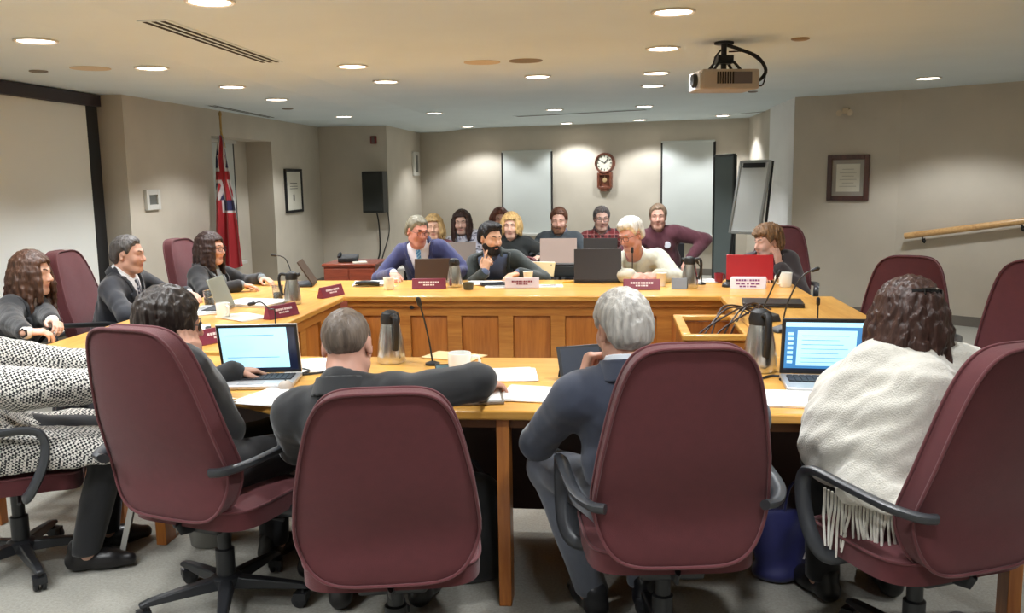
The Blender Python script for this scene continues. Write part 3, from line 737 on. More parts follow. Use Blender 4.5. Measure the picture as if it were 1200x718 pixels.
def ell(c, r, R=None):
    c = np.array(c, float); r = np.array(r, float); R = np.eye(3) if R is None else np.asarray(R)
    def fn(X, Y, Z):
        x, y, z = X-c[0], Y-c[1], Z-c[2]
        u = (x*R[0, 0]+y*R[1, 0]+z*R[2, 0]); v = (x*R[0, 1]+y*R[1, 1]+z*R[2, 1]); w = (x*R[0, 2]+y*R[1, 2]+z*R[2, 2])
        k0 = np.sqrt((u/r[0])**2+(v/r[1])**2+(w/r[2])**2); k1 = np.sqrt((u/r[0]**2)**2+(v/r[1]**2)**2+(w/r[2]**2)**2)+1e-9
        return np.where(k0 < 1e-4, -r.min(), k0*(k0-1)/k1)
    m = r.max(); ext = np.sqrt((R**2) @ (r**2)); return fn, c-ext, c+ext
def surf_nets(F, lo, h):
    S = F < 0; n = np.array(F.shape)-1
    c = np.zeros(tuple(n), np.int8)
    corners = [(i, j, k) for i in (0, 1) for j in (0, 1) for k in (0, 1)]
    v_ = lambda A, o: A[o[0]:o[0]+n[0], o[1]:o[1]+n[1], o[2]:o[2]+n[2]]
    for o in corners: c += v_(S, o)
    act = (c > 0) & (c < 8); ijk = np.argwhere(act); idx = np.full(tuple(n), -1, np.int64); idx[act] = np.arange(len(ijk))
    i, j, k = ijk.T; val = {o: F[i+o[0], j+o[1], k+o[2]] for o in corners}
    sm = np.zeros((len(ijk), 3)); cnt = np.zeros(len(ijk))
    for a in corners:
        for ax in range(3):
            if a[ax]: continue
            b = list(a); b[ax] = 1; b = tuple(b); fa, fb = val[a], val[b]; cr = (fa < 0) != (fb < 0)
            t = np.where(cr, fa/np.where(cr, fa-fb, 1), 0)
            p = np.tile(np.array(a, float), (len(ijk), 1)); p[:, ax] += t; sm += p*cr[:, None]; cnt += cr
    V = (ijk+sm/np.maximum(cnt, 1)[:, None])*h+lo
    Q = []
    for ax in range(3):
        u, w = (ax+1) % 3, (ax+2) % 3
        A = np.moveaxis(S, (ax, u, w), (0, 1, 2)); I = np.moveaxis(idx, (ax, u, w), (0, 1, 2))
        A0, A1 = A[:-1, 1:-1, 1:-1], A[1:, 1:-1, 1:-1]; cr = A0 != A1; e = np.argwhere(cr); s_ = A0[cr]
        if len(e) == 0: continue
        x, y, z = e.T; q = np.stack([I[x, y, z], I[x, y+1, z], I[x, y+1, z+1], I[x, y, z+1]], 1)
        q[~s_] = q[~s_][:, ::-1]; Q.append(q)
    return V, (np.concatenate(Q) if Q else np.zeros((0, 4), int))
def sdf_mesh(name, g, mat, parent, colfn=None, disp=None):
    V, Q = surf_nets(g.F, g.lo, g.h)
    if len(Q) == 0: return None
    me = bpy.data.meshes.new(name); me.vertices.add(len(V)); me.vertices.foreach_set('co', V.astype(np.float32).ravel())
    me.loops.add(len(Q)*4); me.loops.foreach_set('vertex_index', Q.astype(np.int32).ravel())
    me.polygons.add(len(Q)); me.polygons.foreach_set('loop_start', np.arange(0, len(Q)*4, 4, dtype=np.int32))
    me.update(calc_edges=True); me.polygons.foreach_set('use_smooth', np.ones(len(Q), bool)); me.validate()
    me.materials.append(mat)
    if colfn is not None:
        C_ = colfn(V); ca = me.color_attributes.new('Col', 'FLOAT_COLOR', 'POINT'); ca.data.foreach_set('color', np.concatenate([C_, np.ones((len(C_), 1))], 1).astype(np.float32).ravel())
    o = bpy.data.objects.new(name, me); COL.objects.link(o); o.parent = parent
    return o
def smoothstep(a, b, x): t = np.clip((x-a)/(b-a), 0, 1); return t*t*(3-2*t)
def hand_prims(wrist, f, n, side, curl=.4, sc=1.0, spread=1.0, thumb_in=.3, point=None):
    """palm, four fingers and thumb; f = finger direction, n = way the palm faces, side +1 right / -1 left"""
    f = unit(f); n = unit(np.array(n)-f*np.dot(n, f)); t = np.cross(f, n)*side; w = np.array(wrist, float); P = []
    palm = []; fing = []
    for k, (lat, L) in enumerate([(.028, .088), (.010, .092), (-.009, .088), (-.026, .080)]):
        a = w+t*lat*.55*sc+f*.012*sc; b = w+t*lat*sc+f*L*sc; palm.append(cap(a, b, .0145*sc, .0115*sc))
        ang = 0; p = b; fl = [(.042, .027, .021), (.046, .030, .022), (.042, .028, .021), (.033, .021, .019)][k]
        d0 = unit(f+t*lat*2.6*spread)
        cu = curl if not hasattr(curl, '__len__') else curl[k]
        for s_, (ln, r0, r1) in enumerate(zip(fl, (.0100, .0090, .0082), (.0092, .0084, .0070))):
            ang += cu*(1.0, 1.15, .8)[s_]; d = d0*cos(ang)+n*sin(ang); q = p+d*ln*sc; rs = sc*(1 if k < 3 else .88)
            fing.append((cap(p, q, r0*rs, r1*rs), k)); p = q
    base = w+t*.018*sc+f*.022*sc; d1 = unit(f*.62+t*(.85-.4*thumb_in)+n*(.25+.5*thumb_in)); p1 = base+d1*.048*sc
    d2 = unit(f*.85+t*(.35-.5*thumb_in)+n*(.15+.6*thumb_in)); p2 = p1+d2*.034*sc; d3 = unit(f*.95+t*(.1-.5*thumb_in)+n*(.1+.5*thumb_in)); p3 = p2+d3*.026*sc
    th = [cap(base, p1, .0165*sc, .0125*sc), cap(p1, p2, .0112*sc, .0100*sc), cap(p2, p3, .0100*sc, .0078*sc)]
    palm.append(cap(w-f*.01, w+f*.02*sc, .024*sc, .022*sc))
    return palm, fing, th
def ik(S, Wp, a, b, hint):
    S = np.array(S, float); Wp = np.array(Wp, float); d = Wp-S; L = np.linalg.norm(d)
    if L > (a+b)*.995: Wp = S+d/L*(a+b)*.995; d = Wp-S; L = np.linalg.norm(d)
    x = (a*a-b*b+L*L)/(2*L); h = sqrt(max(a*a-x*x, 1e-6)); u = d/L; v = unit(np.array(hint)-u*np.dot(hint, u))
    return S+u*x+v*h, Wp
SKIN = attr_mat('skin', .58, sss=.05)
def cloth(name, col, rough=.85, bump=.15, bscale=500, var=.06, sheen=.25, vscale=40): return M(name, col, rough, var=var, vscale=vscale, bump=bump, bscale=bscale, sheen=sheen)
def hairmat(name, col, rough=.42, var=.35): return M(name, col, rough, var=var, vscale=60, bump=.6, bscale=90, stretch=(1, 1, .18), spec=.35)
def person(label, pos, rot, head=(0, 0, 0), hpos=None, lean=6, side=0, twist=0, female=False, s=1.0, zhip=.545,
           R=None, L=None, belly=0, skin=(206, 156, 130), top=None, shirt=None, tie=None, trousers=(40, 40, 46), shoes=(24, 22, 22),
           hair=None, glasses=None, near=False, beard=None, collar=None, legs=None, brow=(70, 50, 40), nback=.045, nup=.128, extra=None, hs=1.0, armfat=1.0, jaw=1.0, sleeve=True, vdepth=.2, lapel=True):
    t = thing('person', label, 'person', (pos[0], pos[1], 0), rot)
    Rz = rotz(rot); loc = np.array([pos[0], pos[1], 0])
    wl = lambda p: Rz.T @ (np.array(p, float)-loc)          # world -> own frame
    wd = lambda d: Rz.T @ np.array(d, float)
    la, sa, tw = rad(lean), rad(side), rad(twist); P = np.array((0, -.03, zhip)); su = s
    up = unit((sin(sa), sin(la), cos(la)*cos(sa)))
    if hpos is not None:                                       # the spine runs from the seat to the neck under the head
        N_ = wl(hpos)+np.array((0, -nback, -nup*hs)); up = unit(N_-P); su = min(1.06, np.linalg.norm(N_-P)/.50)
    xr = unit(np.array((cos(tw), sin(tw), 0))-up*np.dot((cos(tw), sin(tw), 0), up)); yf = np.cross(up, xr)   # chest frame: right, front, up
    BR_ = np.stack([xr, yf, up], 1)
    sw = (.158 if female else .182)*s
    at = lambda u, x=0, y=0: P+up*u*su+xr*x+yf*y
    # ---- head frame
    hy, hp, hr = (rad(a) for a in head)
    Hm = rotz(-head[0]) @ rotx(-head[1]) @ roty(head[2])       # yaw +: turns to own right; pitch +: looks down
    neck = at(.50, 0, -.012)
    hc = (wl(hpos) if hpos is not None else at(.655, 0, .03))
    H = lambda x, y, z: hc+Hm @ (np.array((x, y, z))*hs)
    hR = lambda r: tuple(np.array(r)*hs)
    # ---- torso
    fat = 1+belly
    torso = [ell(P+np.array((0, 0, .0)), (.168*s*(1.05 if female else 1), .125*fat**.5, .12), None), ell(at(.16, 0, .012*belly*4), (.150*s*(.9 if female else 1)*fat**.6, .112*fat, .14*su), BR_),
             ell(at(.33, 0, .005), (.160*s, .112*fat**.4, .165*su), BR_), cap(at(.44, -sw*.75), at(.44, sw*.75), .056*s, .056*s), cap(at(.41), at(.52, 0, -.01), .075*s, .055*s)]
    if female: torso += [ell(at(.31, .072*s, .085), (.062, .055, .062), BR_), ell(at(.31, -.072*s, .085), (.062, .055, .062), BR_)]
    # ---- arms
    arms = {}
    for sd, spec in ((1, R), (-1, L)):
        spec = dict(spec or {}); sh = at(.425, sd*sw, -.005)
        wp_ = wl(spec['p']) if 'p' in spec else np.array((sd*.17, .36, .60)) if spec.get('lap', True) else None
        hint = wd(spec['hint']) if 'hint' in spec else np.array((sd*.7, -.4, -.8))
        el, wp_ = ik(sh, wp_, .285*s, .255*s, hint)
        f = wd(spec['f']) if 'f' in spec else np.array((-sd*.35, 1, -.15)); n = wd(spec['n']) if 'n' in spec else np.array((0, 0, -1.))
        arms[sd] = (sh, el, wp_, f, n, spec)
    # ---- legs
    lg = {}
    for sd in (1, -1):
        sp = (legs or {}).get(sd, {}); hip = P+np.array((sd*.09, .03, -.01)); kn = np.array(sp.get('k', (sd*.13, .43, .525))); an = np.array(sp.get('a', (sd*.13, .40, .09))); toe = an+np.array(sp.get('t', (sd*.03, .15, -.055)))
        lg[sd] = (hip, kn, an, toe)
    # ================= body skin
    allp = [hc+np.array((0, 0, .15)), hc-.17, hc+.17]+[a[2]+unit(a[3])*.2 for a in arms.values()]+[a[1] for a in arms.values()]+[q for v in lg.values() for q in v]+[P-.2, P+.2, at(.45, .26), at(.45, -.26)]
    lo = np.min(allp, 0)-.10; hi = np.max(allp, 0)+.10; lo[2] = 0.012
    h = .0052 if near else .0068
    g = Grid(lo, hi, h)
    for p in torso: g.op(p, .05)
    nk = .05 if female else .058
    g.op(cap(neck-up*.03, H(0, -.022, -.055), nk*1.08, nk*.95), .03)
    for sd, (sh, el, wp_, f, n, sp) in arms.items():
        g.op(cap(sh, el, .05*s*armfat, .040*s), .04); g.op(cap(el, wp_, .040*s, .026*s), .02)
    for sd, (hip, kn, an, toe) in lg.items():
        g.op(cap(hip, kn, .085, .056), .05); g.op(cap(kn, an, .055, .036), .03); g.op(cap(an+np.array((0, 0, -.03)), toe, .036, .026), .03)
    # head
    g.op(ell(H(0, -.012, .030), hR((.074, .094, .084)), Hm), .02)
    g.op(ell(H(0, .028, -.035), hR((.061*jaw, .062, .078)), Hm), .035)
    g.op(cap(H(-.020*jaw, .058, -.100), H(.020*jaw, .058, -.100), .020*hs, .020*hs), .025)
    g.op(cap(H(-.052*jaw, .0, -.065), H(-.022, .055, -.098), .018*hs, .016*hs), .03); g.op(cap(H(.052*jaw, .0, -.065), H(.022, .055, -.098), .018*hs, .016*hs), .03)
    for sx in (-1, 1):
        g.op(ell(H(sx*.040, .062, -.030), hR((.022, .022, .024)), Hm), .022)
        g.op(ell(H(sx*.032, .097, .004), hR((.019, .016, .012)), Hm), .012, '-')
    for sx in (-1, 1): g.op(ell(H(sx*.0315, .0765, .0105), hR((.0150, .0095, .0058)), Hm), .006)
    g.op(cap(H(-.042, .070, .026), H(0, .084, .022), .011*hs, .011*hs), .014); g.op(cap(H(.042, .070, .026), H(0, .084, .022), .011*hs, .011*hs), .014)
    g.op(cap(H(0, .083, .014), H(0, .107, -.030), .0085*hs, .0125*hs), .010)
    for sx in (-1, 1): g.op(ell(H(sx*.012, .094, -.034), hR((.0085, .010, .008)), Hm), .006)
    g.op(ell(H(0, .083, -.061), hR((.024, .011, .0065)), Hm), .006); g.op(ell(H(0, .081, -.072), hR((.021, .011, .0075)), Hm), .006)
    g.op(cap(H(-.022, .0945, -.0665), H(.022, .0945, -.0665), .0022, .0022), .004, '-')
    for sx in (-1, 1):
        Er = Hm @ rotz(sx*-22); g.op(ell(H(sx*.076, -.012, -.008), hR((.0085, .019, .031)), Er), .008); g.op(ell(H(sx*.083, -.006, -.006), hR((.006, .010, .018)), Er), .004, '-')
    # hands
    for sd, (sh, el, wp_, f, n, sp) in arms.items():
        pm, fg, th = hand_prims(wp_, f, n, sd, sp.get('curl', .4), (.92 if female else 1.0)*s, sp.get('spread', 1.0), sp.get('thumb', .3))
        for p in pm: g.op(p, .012)
        for p, k in fg: g.op(p, .0035)
        for p in th: g.op(p, .006)
    sk = np.array(lin(skin)); sk = sk*.86+sk.mean()*.14; HmT = Hm.T
    def colfn(V):
        q = (V-hc) @ Hm/hs; c = np.tile(sk, (len(V), 1))
        lips = np.exp(-((q[:, 0]/.023)**4+((q[:, 2]+.066)/.011)**4))*(q[:, 1] > .07)
        c = c*(1-lips[:, None]*.75)+np.array(lin((168, 92, 86)))*lips[:, None]*.75
        ch = np.exp(-(((np.abs(q[:, 0])-.042)/.02)**2+((q[:, 2]+.03)/.02)**2))*(q[:, 1] > .03)+np.exp(-((q[:, 0]/.016)**2+((q[:, 2]+.03)/.016)**2))*(q[:, 1] > .08)
        c = c*(1-ch[:, None]*.12)+np.array(lin((205, 110, 96)))*ch[:, None]*.12
        fr = noise3(V[:, 0], V[:, 1], V[:, 2], 140, 3)[:, None]*.03
        return np.clip(c*(1+fr), 0, 1)
    # ================= clothes
    hcl = .0075 if near else .0085
    skirt = lambda X, Y, Z: zhip-.10-Z
    def cloth_grid(off, arm_off, sleeves=True, z0=zhip-.09, cuff=.02, kk=.05, hh=None, vcut=None, keepf=None):
        gg = Grid(np.minimum(lo, P-.3), hi, hh or hcl)
        for p in torso: gg.op(p, kk, off=off)
        for p in (top or {}).get('sweep', ()) if vcut is None and off > .02 else (): gg.op(p, .06)
        if keepf is not None: keepf.append(gg.F.copy())
        if vcut is not None: gg.cut(lambda X, Y, Z: -vcut(X, Y, Z))
        if sleeves:
            for sd, (sh, el, wp_, f, n, sp) in arms.items():
                e2 = el+(wp_-el)*(1-cuff/.25)
                gg.op(cap(sh, el, .052*s*armfat, .046*s), .045, off=arm_off); gg.op(cap(el, e2, .046*s, .034*s), .025, off=arm_off)
        gg.cut(lambda X, Y, Z: z0-Z)
        return gg
    def chest_xyz(X, Y, Z):
        x, y, z = X-P[0], Y-P[1], Z-P[2]
        return (x*xr[0]+y*xr[1]+z*xr[2]), (x*yf[0]+y*yf[1]+z*yf[2]), (x*up[0]+y*up[1]+z*up[2])/su
    def vneck(u0, w1, u1=.50):
        """function < 0 inside a V opening on the chest, from u0 up to u1"""
        def fn(X, Y, Z):
            a, b, u = chest_xyz(X, Y, Z); w = w1*np.clip((u-u0)/(u1-u0), 0, 1.25); d = np.maximum(np.abs(a)-w, .0-b+0*a); return np.where(u < u0, 1., d)+0*Z
        return fn
    neckhole = lambda r: cap(at(.47, 0, .01), H(0, -.012, -.05), r, r)
    vb = attr_mat
    if shirt:
        gg = cloth_grid(.007, .004, True, cuff=-.002)
        gg.op(neckhole(nk+.004), .01, '-'); sdf_mesh('shirt', gg, cloth('shirt cloth %d %d %d' % tuple(shirt), shirt, .8, .05, 300, .02), t)
        # collar band
        cg = Grid(neck-.16, neck+.16, .0045); ax = unit(H(0, -.02, -.06)-neck); c0 = neck+ax*.012
        def coll(X, Y, Z):
            x, y, z = X-c0[0], Y-c0[1], Z-c0[2]; u = x*ax[0]+y*ax[1]+z*ax[2]; rr = np.sqrt(np.maximum(x*x+y*y+z*z-u*u, 0)); fr_ = (x*yf[0]+y*yf[1]+z*yf[2])
            return np.maximum(np.abs(rr-(nk+.011+.08*np.maximum(0, .02-u)))-.005, np.abs(u-.010+.35*np.maximum(fr_, 0))-.019)
        cg.F = np.minimum(cg.F, coll(*cg.xyz(cg.sl(neck-.2, neck+.2))).astype(np.float32)); cg.cut(lambda X, Y, Z: .012-np.abs((X-c0[0])*xr[0]+(Y-c0[1])*xr[1]+(Z-c0[2])*xr[2])-.5*np.maximum(0, .02-((X-c0[0])*yf[0]+(Y-c0[1])*yf[1])))
        sdf_mesh('shirt_collar', cg, cloth('shirt cloth %d %d %d' % tuple(shirt), shirt, .8, .05, 300, .02), t)
    if tie:
        tl, th_ = at(.12)-.2, at(.52)+.2; tg = Grid(tl, th_, .0055)
        for p in torso: tg.op(p, .05, off=.011)
        F0 = tg.F.copy()
        def tf(X, Y, Z):
            a, b, u = chest_xyz(X, Y, Z); w = np.where(u > .455, .02, .016+.024*np.clip((.45-u)/.3, 0, 1)); return np.maximum(np.maximum(np.abs(a)-w, .02-b), np.maximum(u-.485, .1-u))
        X, Y, Z = tg.xyz(tg.sl(tl-1, th_+1)); tg.F = np.maximum(np.abs(F0)-.006, tf(X, Y, Z).astype(np.float32))
        c1, c2 = (np.array(lin(c)) for c in tie)
        def tcol(V):
            q = V-P; st = np.sin((q @ up*1.0+q @ xr*.8)*260); return np.where(st[:, None] > .25, c2, c1)
        sdf_mesh('tie', tg, attr_mat('tie silk', .4), t, tcol)
    jk = None
    if top:
        kind = top['kind']; off = top.get('off', .017 if kind == 'jacket' else .012); col = top['col']
        gg = cloth_grid(off, top.get('aoff', .013 if kind == 'jacket' else .008), True, z0=zhip-top.get('hem', .09), cuff=top.get('cuff', .015 if kind == 'jacket' else .008), vcut=vneck(vdepth, top.get('vw', .085)) if kind == 'jacket' else None, keepf=(kf := []))
        gg.op(neckhole(nk+(.02 if kind == 'jacket' else .008)), .012, '-')
        gg.wrinkle(top.get('wr', .0035), 42, 11+len(label), (1, 1, .8)); gg.wrinkle(top.get('wr', .0035)*.5, 95, 5+len(label), (1, 1, .6))
        if kind == 'jacket':
            full = kf[0]
        mt = top.get('mat') or cloth('%s cloth %d %d %d' % ((kind,)+tuple(col)), col, .85, .12, 600, .06)
        o = sdf_mesh(kind, gg, mt, t, top.get('colfn'))
        if kind == 'jacket' and lapel:
            lgd = Grid(gg.lo, hi, hcl); lgd.F = full[:lgd.F.shape[0], :lgd.F.shape[1], :lgd.F.shape[2]]; X, Y, Z = lgd.xyz(lgd.sl(lo-1, hi+1))
            vw = top.get('vw', .085)
            def lf(X, Y, Z):
                a, b, u = chest_xyz(X, Y, Z); w = vw*np.clip((u-vdepth)/(.5-vdepth), 0, 1.25); e = np.abs(a)-w
                wl_ = .05*np.clip((u-vdepth)/.14, 0, 1)*np.where(u > .41, .55, 1)
                return np.maximum(np.maximum(-e-.004, e-wl_), np.maximum(np.maximum(vdepth-u, u-.53), -.0-b))
            lgd.F = np.maximum(np.abs(lgd.F-.003)-.0065, lf(X, Y, Z).astype(np.float32)); sdf_mesh('lapel', lgd, mt, o)
            # collar round the back of the neck
        if kind == 'jacket' or top.get('collar'):
            cg = Grid(neck-.2, neck+.2, .0055); ax = unit(unit(H(0, -.02, -.06)-neck)+up); c0 = neck-up*.006; hh_ = top.get('collar', .026)
            def jc(X, Y, Z):
                x, y, z = X-c0[0], Y-c0[1], Z-c0[2]; u = x*ax[0]+y*ax[1]+z*ax[2]; fr_ = x*yf[0]+y*yf[1]+z*yf[2]; rr = np.sqrt(np.maximum(x*x+y*y+z*z-u*u, 0))
                return np.maximum(np.abs(rr-(nk+.020+.35*np.maximum(0, .035-u)))-.0075, np.maximum(np.abs(u-.010+.55*np.maximum(fr_, 0))-hh_, fr_-top.get('cfront', .045)))
            cg.F = np.minimum(cg.F, jc(*cg.xyz(cg.sl(neck-1, neck+1))).astype(np.float32)); sdf_mesh('collar', cg, mt, o)
    if trousers is not None:
        tg = Grid(np.minimum(lo, P-.25), np.array((hi[0], hi[1], zhip+.16)), .009)
        tg.op(torso[0], .05, off=.008); tg.op(ell(P+up*.06, (.155*s, .12*fat**.5, .08)), .05, off=.006)
        for sd, (hip, kn, an, toe) in lg.items():
            tg.op(cap(hip, kn, .092, .064), .05, off=.006); tg.op(cap(kn, an+np.array((0, 0, .0)), .064, .056), .03, off=.004)
        tg.wrinkle(.005, 36, 3); tg.cut(lambda X, Y, Z: .075-Z)
        sdf_mesh('trousers', tg, cloth('trouser cloth %d %d %d' % tuple(trousers), trousers, .85, .12, 500, .06), t)
    if shoes is not None:
        for sd, (hip, kn, an, toe) in lg.items():
            sg = Grid(np.minimum(an, toe)-.12, np.maximum(an, toe)+.12, .0075); d = unit((toe-an)*np.array((1, 1, 0))); an0 = np.array((an[0], an[1], .045))
            sg.op(cap(an0-d*.045, an0+d*.09, .040, .036), .02); sg.op(cap(an0+d*.06, an0+d*.16-np.array((0, 0, .010)), .037, .028), .03); sg.op(cap(an0-d*.03, an0-d*.03+np.array((0, 0, .05)), .038, .042), .02)
            sg.cut(lambda X, Y, Z: .004-Z); sdf_mesh('shoe', sg, M('shoe leather %d %d %d' % tuple(shoes), shoes, .35), t)
    body = sdf_mesh('body', g, SKIN, t, colfn)
    # ================= eyes, brows, glasses
    ey = M('eye white', (196, 188, 182), .3); ir = M('eye iris', (52, 36, 28), .2)
    for sx in (-1, 1):
        m = MB(); c_ = H(sx*.0315, .0725, .003); Re = Hm
        prof = [(.0001, .0115*hs), (.0058*hs, .0100*hs)]; m.lathe(prof, c_, 12, 1, 'y', R=Re @ np.diag([1, -1, 1.]))
        m.lathe([(.0058*hs, .0100*hs), (.0085*hs, .0078*hs), (.0112*hs, .003*hs), (.0112*hs, -.003*hs)], c_, 12, 0, 'y', R=Re @ np.diag([1, -1, 1.])); m.build('eye', [ey, ir], t)
        bm = hairmat('brow hair %d %d %d' % tuple(brow), brow)
        MB().tube(smooth_path([H(sx*.014, .092, .0235), H(sx*.031, .086, .030), H(sx*.049, .069, .024)], 4), [.0035*hs]*4+[.0042*hs]*4+[.0028*hs], 6).build('eyebrow', bm, t)
    if glasses:
        gm = M('spectacle frame %d %d %d' % tuple(glasses), glasses, .3); m = MB()
        for sx in (-1, 1):
            pts = [H(sx*(.032+.024*math.copysign(abs(cos(a))**.7, cos(a))), .104-.006*abs(cos(a))*(1 if cos(a) > 0 else 0), .000+.017*math.copysign(abs(sin(a))**.7, sin(a))) for a in np.linspace(0, 2*pi, 20, endpoint=False)]
            m.tube(pts, .0021, 6, closed=True); m.tube([H(sx*.056, .098, .006), H(sx*.078, .05, .007), H(sx*.082, -.005, .005), H(sx*.081, -.022, -.012)], .0020, 6)
        m.tube([H(-.009, .106, .005), H(0, .109, .008), H(.009, .106, .005)], .002, 6); m.build('glasses', gm, t)
    # ================= hair
    if hair:
        hm = hair.get('mat') or hairmat('hair %d %d %d' % tuple(hair['col']), hair['col'])
        style = hair['style']; hh = .0048 if near else .0062; ext = hair.get('ext', .18)
        hg = Grid(hc-np.array((.17, .17, ext+.16)), hc+np.array((.17, .17, .19)), hh)
        th = hair.get('th', .014)
        hg.op(ell(H(0, -.013, .031), hR((.074+th, .095+th, .084+th*1.15)), Hm), .02)
        if style != 'crop': hg.op(ell(H(0, -.06, -.02), hR((.058+th, .045+th, .065)), Hm), .03)
        if style in ('short', 'crop', 'quiff'):
            if style == 'quiff': hg.op(ell(H(0, .055, .105), hR((.058, .045, .030)), Hm), .03)
            if hair.get('puff'): hg.op(ell(H(0, -.01, .07), hR((.092, .10, .07)), Hm), .03)
        nap = hair.get('nape', -.075); fl = hair.get('front', .066)
        def keep(X, Y, Z):
            x, y, z = X-hc[0], Y-hc[1], Z-hc[2]
            a = (x*Hm[0, 0]+y*Hm[1, 0]+z*Hm[2, 0])/hs; b = (x*Hm[0, 1]+y*Hm[1, 1]+z*Hm[2, 1])/hs; c = (x*Hm[0, 2]+y*Hm[1, 2]+z*Hm[2, 2])/hs
            line = nap+(-.012-nap)*smoothstep(-.055, -.03, b)+.03*smoothstep(-.03, -.005, b)*(1-smoothstep(.005, .02, b))+(fl+.012)*smoothstep(.022, .062, b)-hair.get('part', 0)*.02*(a/.07)
            return (line+.006*noise3(a, b, c, 150, 6)-c)*.8
        if style != 'long' and style != 'bob':
            X, Y, Z = hg.xyz(hg.sl(hg.lo-1, hi+9)); kv = -keep(X, Y, Z)/.8; hg.F = (hg.F+(th+.002)*(1-smoothstep(0, hair.get('taper', .038), kv))).astype(np.float32); hg.cut(keep)
        if style in ('long', 'bob'):
            hg.cut(keep)
            Lh = hair.get('len', .22); wv = hair.get('wave', .012); rng = np.random.default_rng(len(label)); nL = hair.get('n', 30)
            for i in range(nL):
                an = rad(-(180+hair.get('sweep', 84))/2+i/(nL-1)*(180+hair.get('sweep', 84))-90)+rng.normal()*.05
                # locks start round the crown and fall; the face stays open
                r0 = np.array((cos(an)*.072, sin(an)*.086-.012)); ln = Lh*(1+rng.normal()*.08)
                pts = [H(r0[0]*.45, r0[1]*.45, .108), H(r0[0]*1.02, r0[1]*1.0, .065)]
                ph = rng.uniform(0, 6.28); nseg = 7
                for j in range(1, nseg+1):
                    q = j/nseg; base = H(r0[0]*1.12, r0[1]*1.06, .05); flare = hair.get('flare', .02)*sin(min(1, q*1.2)*pi*.8)
                    o2 = Hm @ np.array((cos(an), sin(an), 0)); p = base+np.array((o2[0]*flare, o2[1]*flare, -ln*q))+np.array((cos(ph+q*7), sin(ph*1.7+q*6), 0))*wv*q
                    pts.append(p)
                rr = [.010, .017]+[.017-.010*(j/nseg)**2 for j in range(1, nseg+1)]
                for a_, b_, ra, rb in zip(pts[:-1], pts[1:], rr[:-1], rr[1:]): hg.op(cap(a_, b_, ra*hair.get('fat', 1), rb*hair.get('fat', 1)), .012)
            # no hair in front of the face
            hg.op(ell(H(0, .105, -.055), hR((.056, .080, .120)), Hm), .012, '-'); hg.op(cap(H(0, .06, -.13), neck+yf*.10-up*.06, .045, .05), .01, '-')
        if hair.get('fringe'):
            rng = np.random.default_rng(3)
            for i in range(14):
                x = -.06+i*.0092; hg.op(cap(H(x*.7, .055, .112), H(x*1.05+hair['fringe']*.02, .092-abs(x)*.35, .05+rng.uniform(-.008, .012)), .012, .007), .01)
        if hair.get('top'):
            for p in hair['top'](H, Hm): hg.op(p, .015)
        hg.wrinkle(hair.get('rough', .003), 150, 8, (1, 1, .45)); hg.wrinkle(hair.get('rough', .003)*.6, 330, 18, (1, 1, .35))
        sdf_mesh('hair', hg, hm, t)
    if beard:
        bg = Grid(hc-.16, hc+.16, .0055)
        bg.op(ell(H(0, .030, -.050), hR((.064*jaw, .066, .076)), Hm), .02); bg.op(cap(H(-.024, .062, -.104), H(.024, .062, -.104), .024, .024), .03); bg.op(cap(H(-.056, .005, -.06), H(-.026, .056, -.1), .019, .02), .03); bg.op(cap(H(.056, .005, -.06), H(.026, .056, -.1), .019, .02), .03)
        def bk(X, Y, Z):
            x, y, z = X-hc[0], Y-hc[1], Z-hc[2]
            a = (x*Hm[0, 0]+y*Hm[1, 0]+z*Hm[2, 0])/hs; b = (x*Hm[0, 1]+y*Hm[1, 1]+z*Hm[2, 1])/hs; c = (x*Hm[0, 2]+y*Hm[1, 2]+z*Hm[2, 2])/hs
            return c-(-.052+.05*smoothstep(.035, .07, np.abs(a)))
        bg.cut(bk); bg.op(ell(H(0, .095, -.066), hR((.017, .02, .008)), Hm), .006, '-'); bg.wrinkle(.002, 300, 3)
        bg.op(cap(H(-.024, .090, -.056), H(0, .098, -.050), .006, .006), .006); bg.op(cap(H(.024, .090, -.056), H(0, .098, -.050), .006, .006), .006)
        sdf_mesh('beard', bg, hairmat('hair %d %d %d' % tuple(beard), beard), t)
    return dict(root=t, hc=hc, H=H, Hm=Hm, at=at, P=P, up=up, xr=xr, yf=yf, arms=arms, torso=torso, lo=lo, hi=hi, wl=wl, neck=neck, lg=lg)
GR = M('plain', (120, 120, 120))
def pattern_cols(*cs): return [np.array(lin(c)) for c in cs]
def hound_mat():
    m = cloth('houndstooth wool', (200, 200, 200), .9, .2, 500, .01); nt = m.node_tree; b = nt.nodes['Principled BSDF']
    tc = nt.nodes.new('ShaderNodeTexCoord'); mp = nt.nodes.new('ShaderNodeMapping'); mp.inputs['Rotation'].default_value = (.5, .6, .4); ck = nt.nodes.new('ShaderNodeTexChecker'); ck.inputs['Scale'].default_value = 118
    ck.inputs['Color1'].default_value = (*lin((212, 208, 200)), 1); ck.inputs['Color2'].default_value = (*lin((30, 30, 34)), 1)
    nt.links.new(tc.outputs['Object'], mp.inputs[0]); nt.links.new(mp.outputs[0], ck.inputs['Vector']); nt.links.new(ck.outputs[0], b.inputs['Base Color']); return m
def floral(base, c1, c2, fr=60, seed=4):
    b, x, y = pattern_cols(base, c1, c2)
    def fn(V):
        n = noise3(V[:, 0], V[:, 1], V[:, 2], fr*1.7, seed); m = noise3(V[:, 0], V[:, 1], V[:, 2], fr*2.1, seed+9)
        c = np.tile(b, (len(V), 1)); c[n > .42] = x; c[m > .5] = y; return c
    return fn
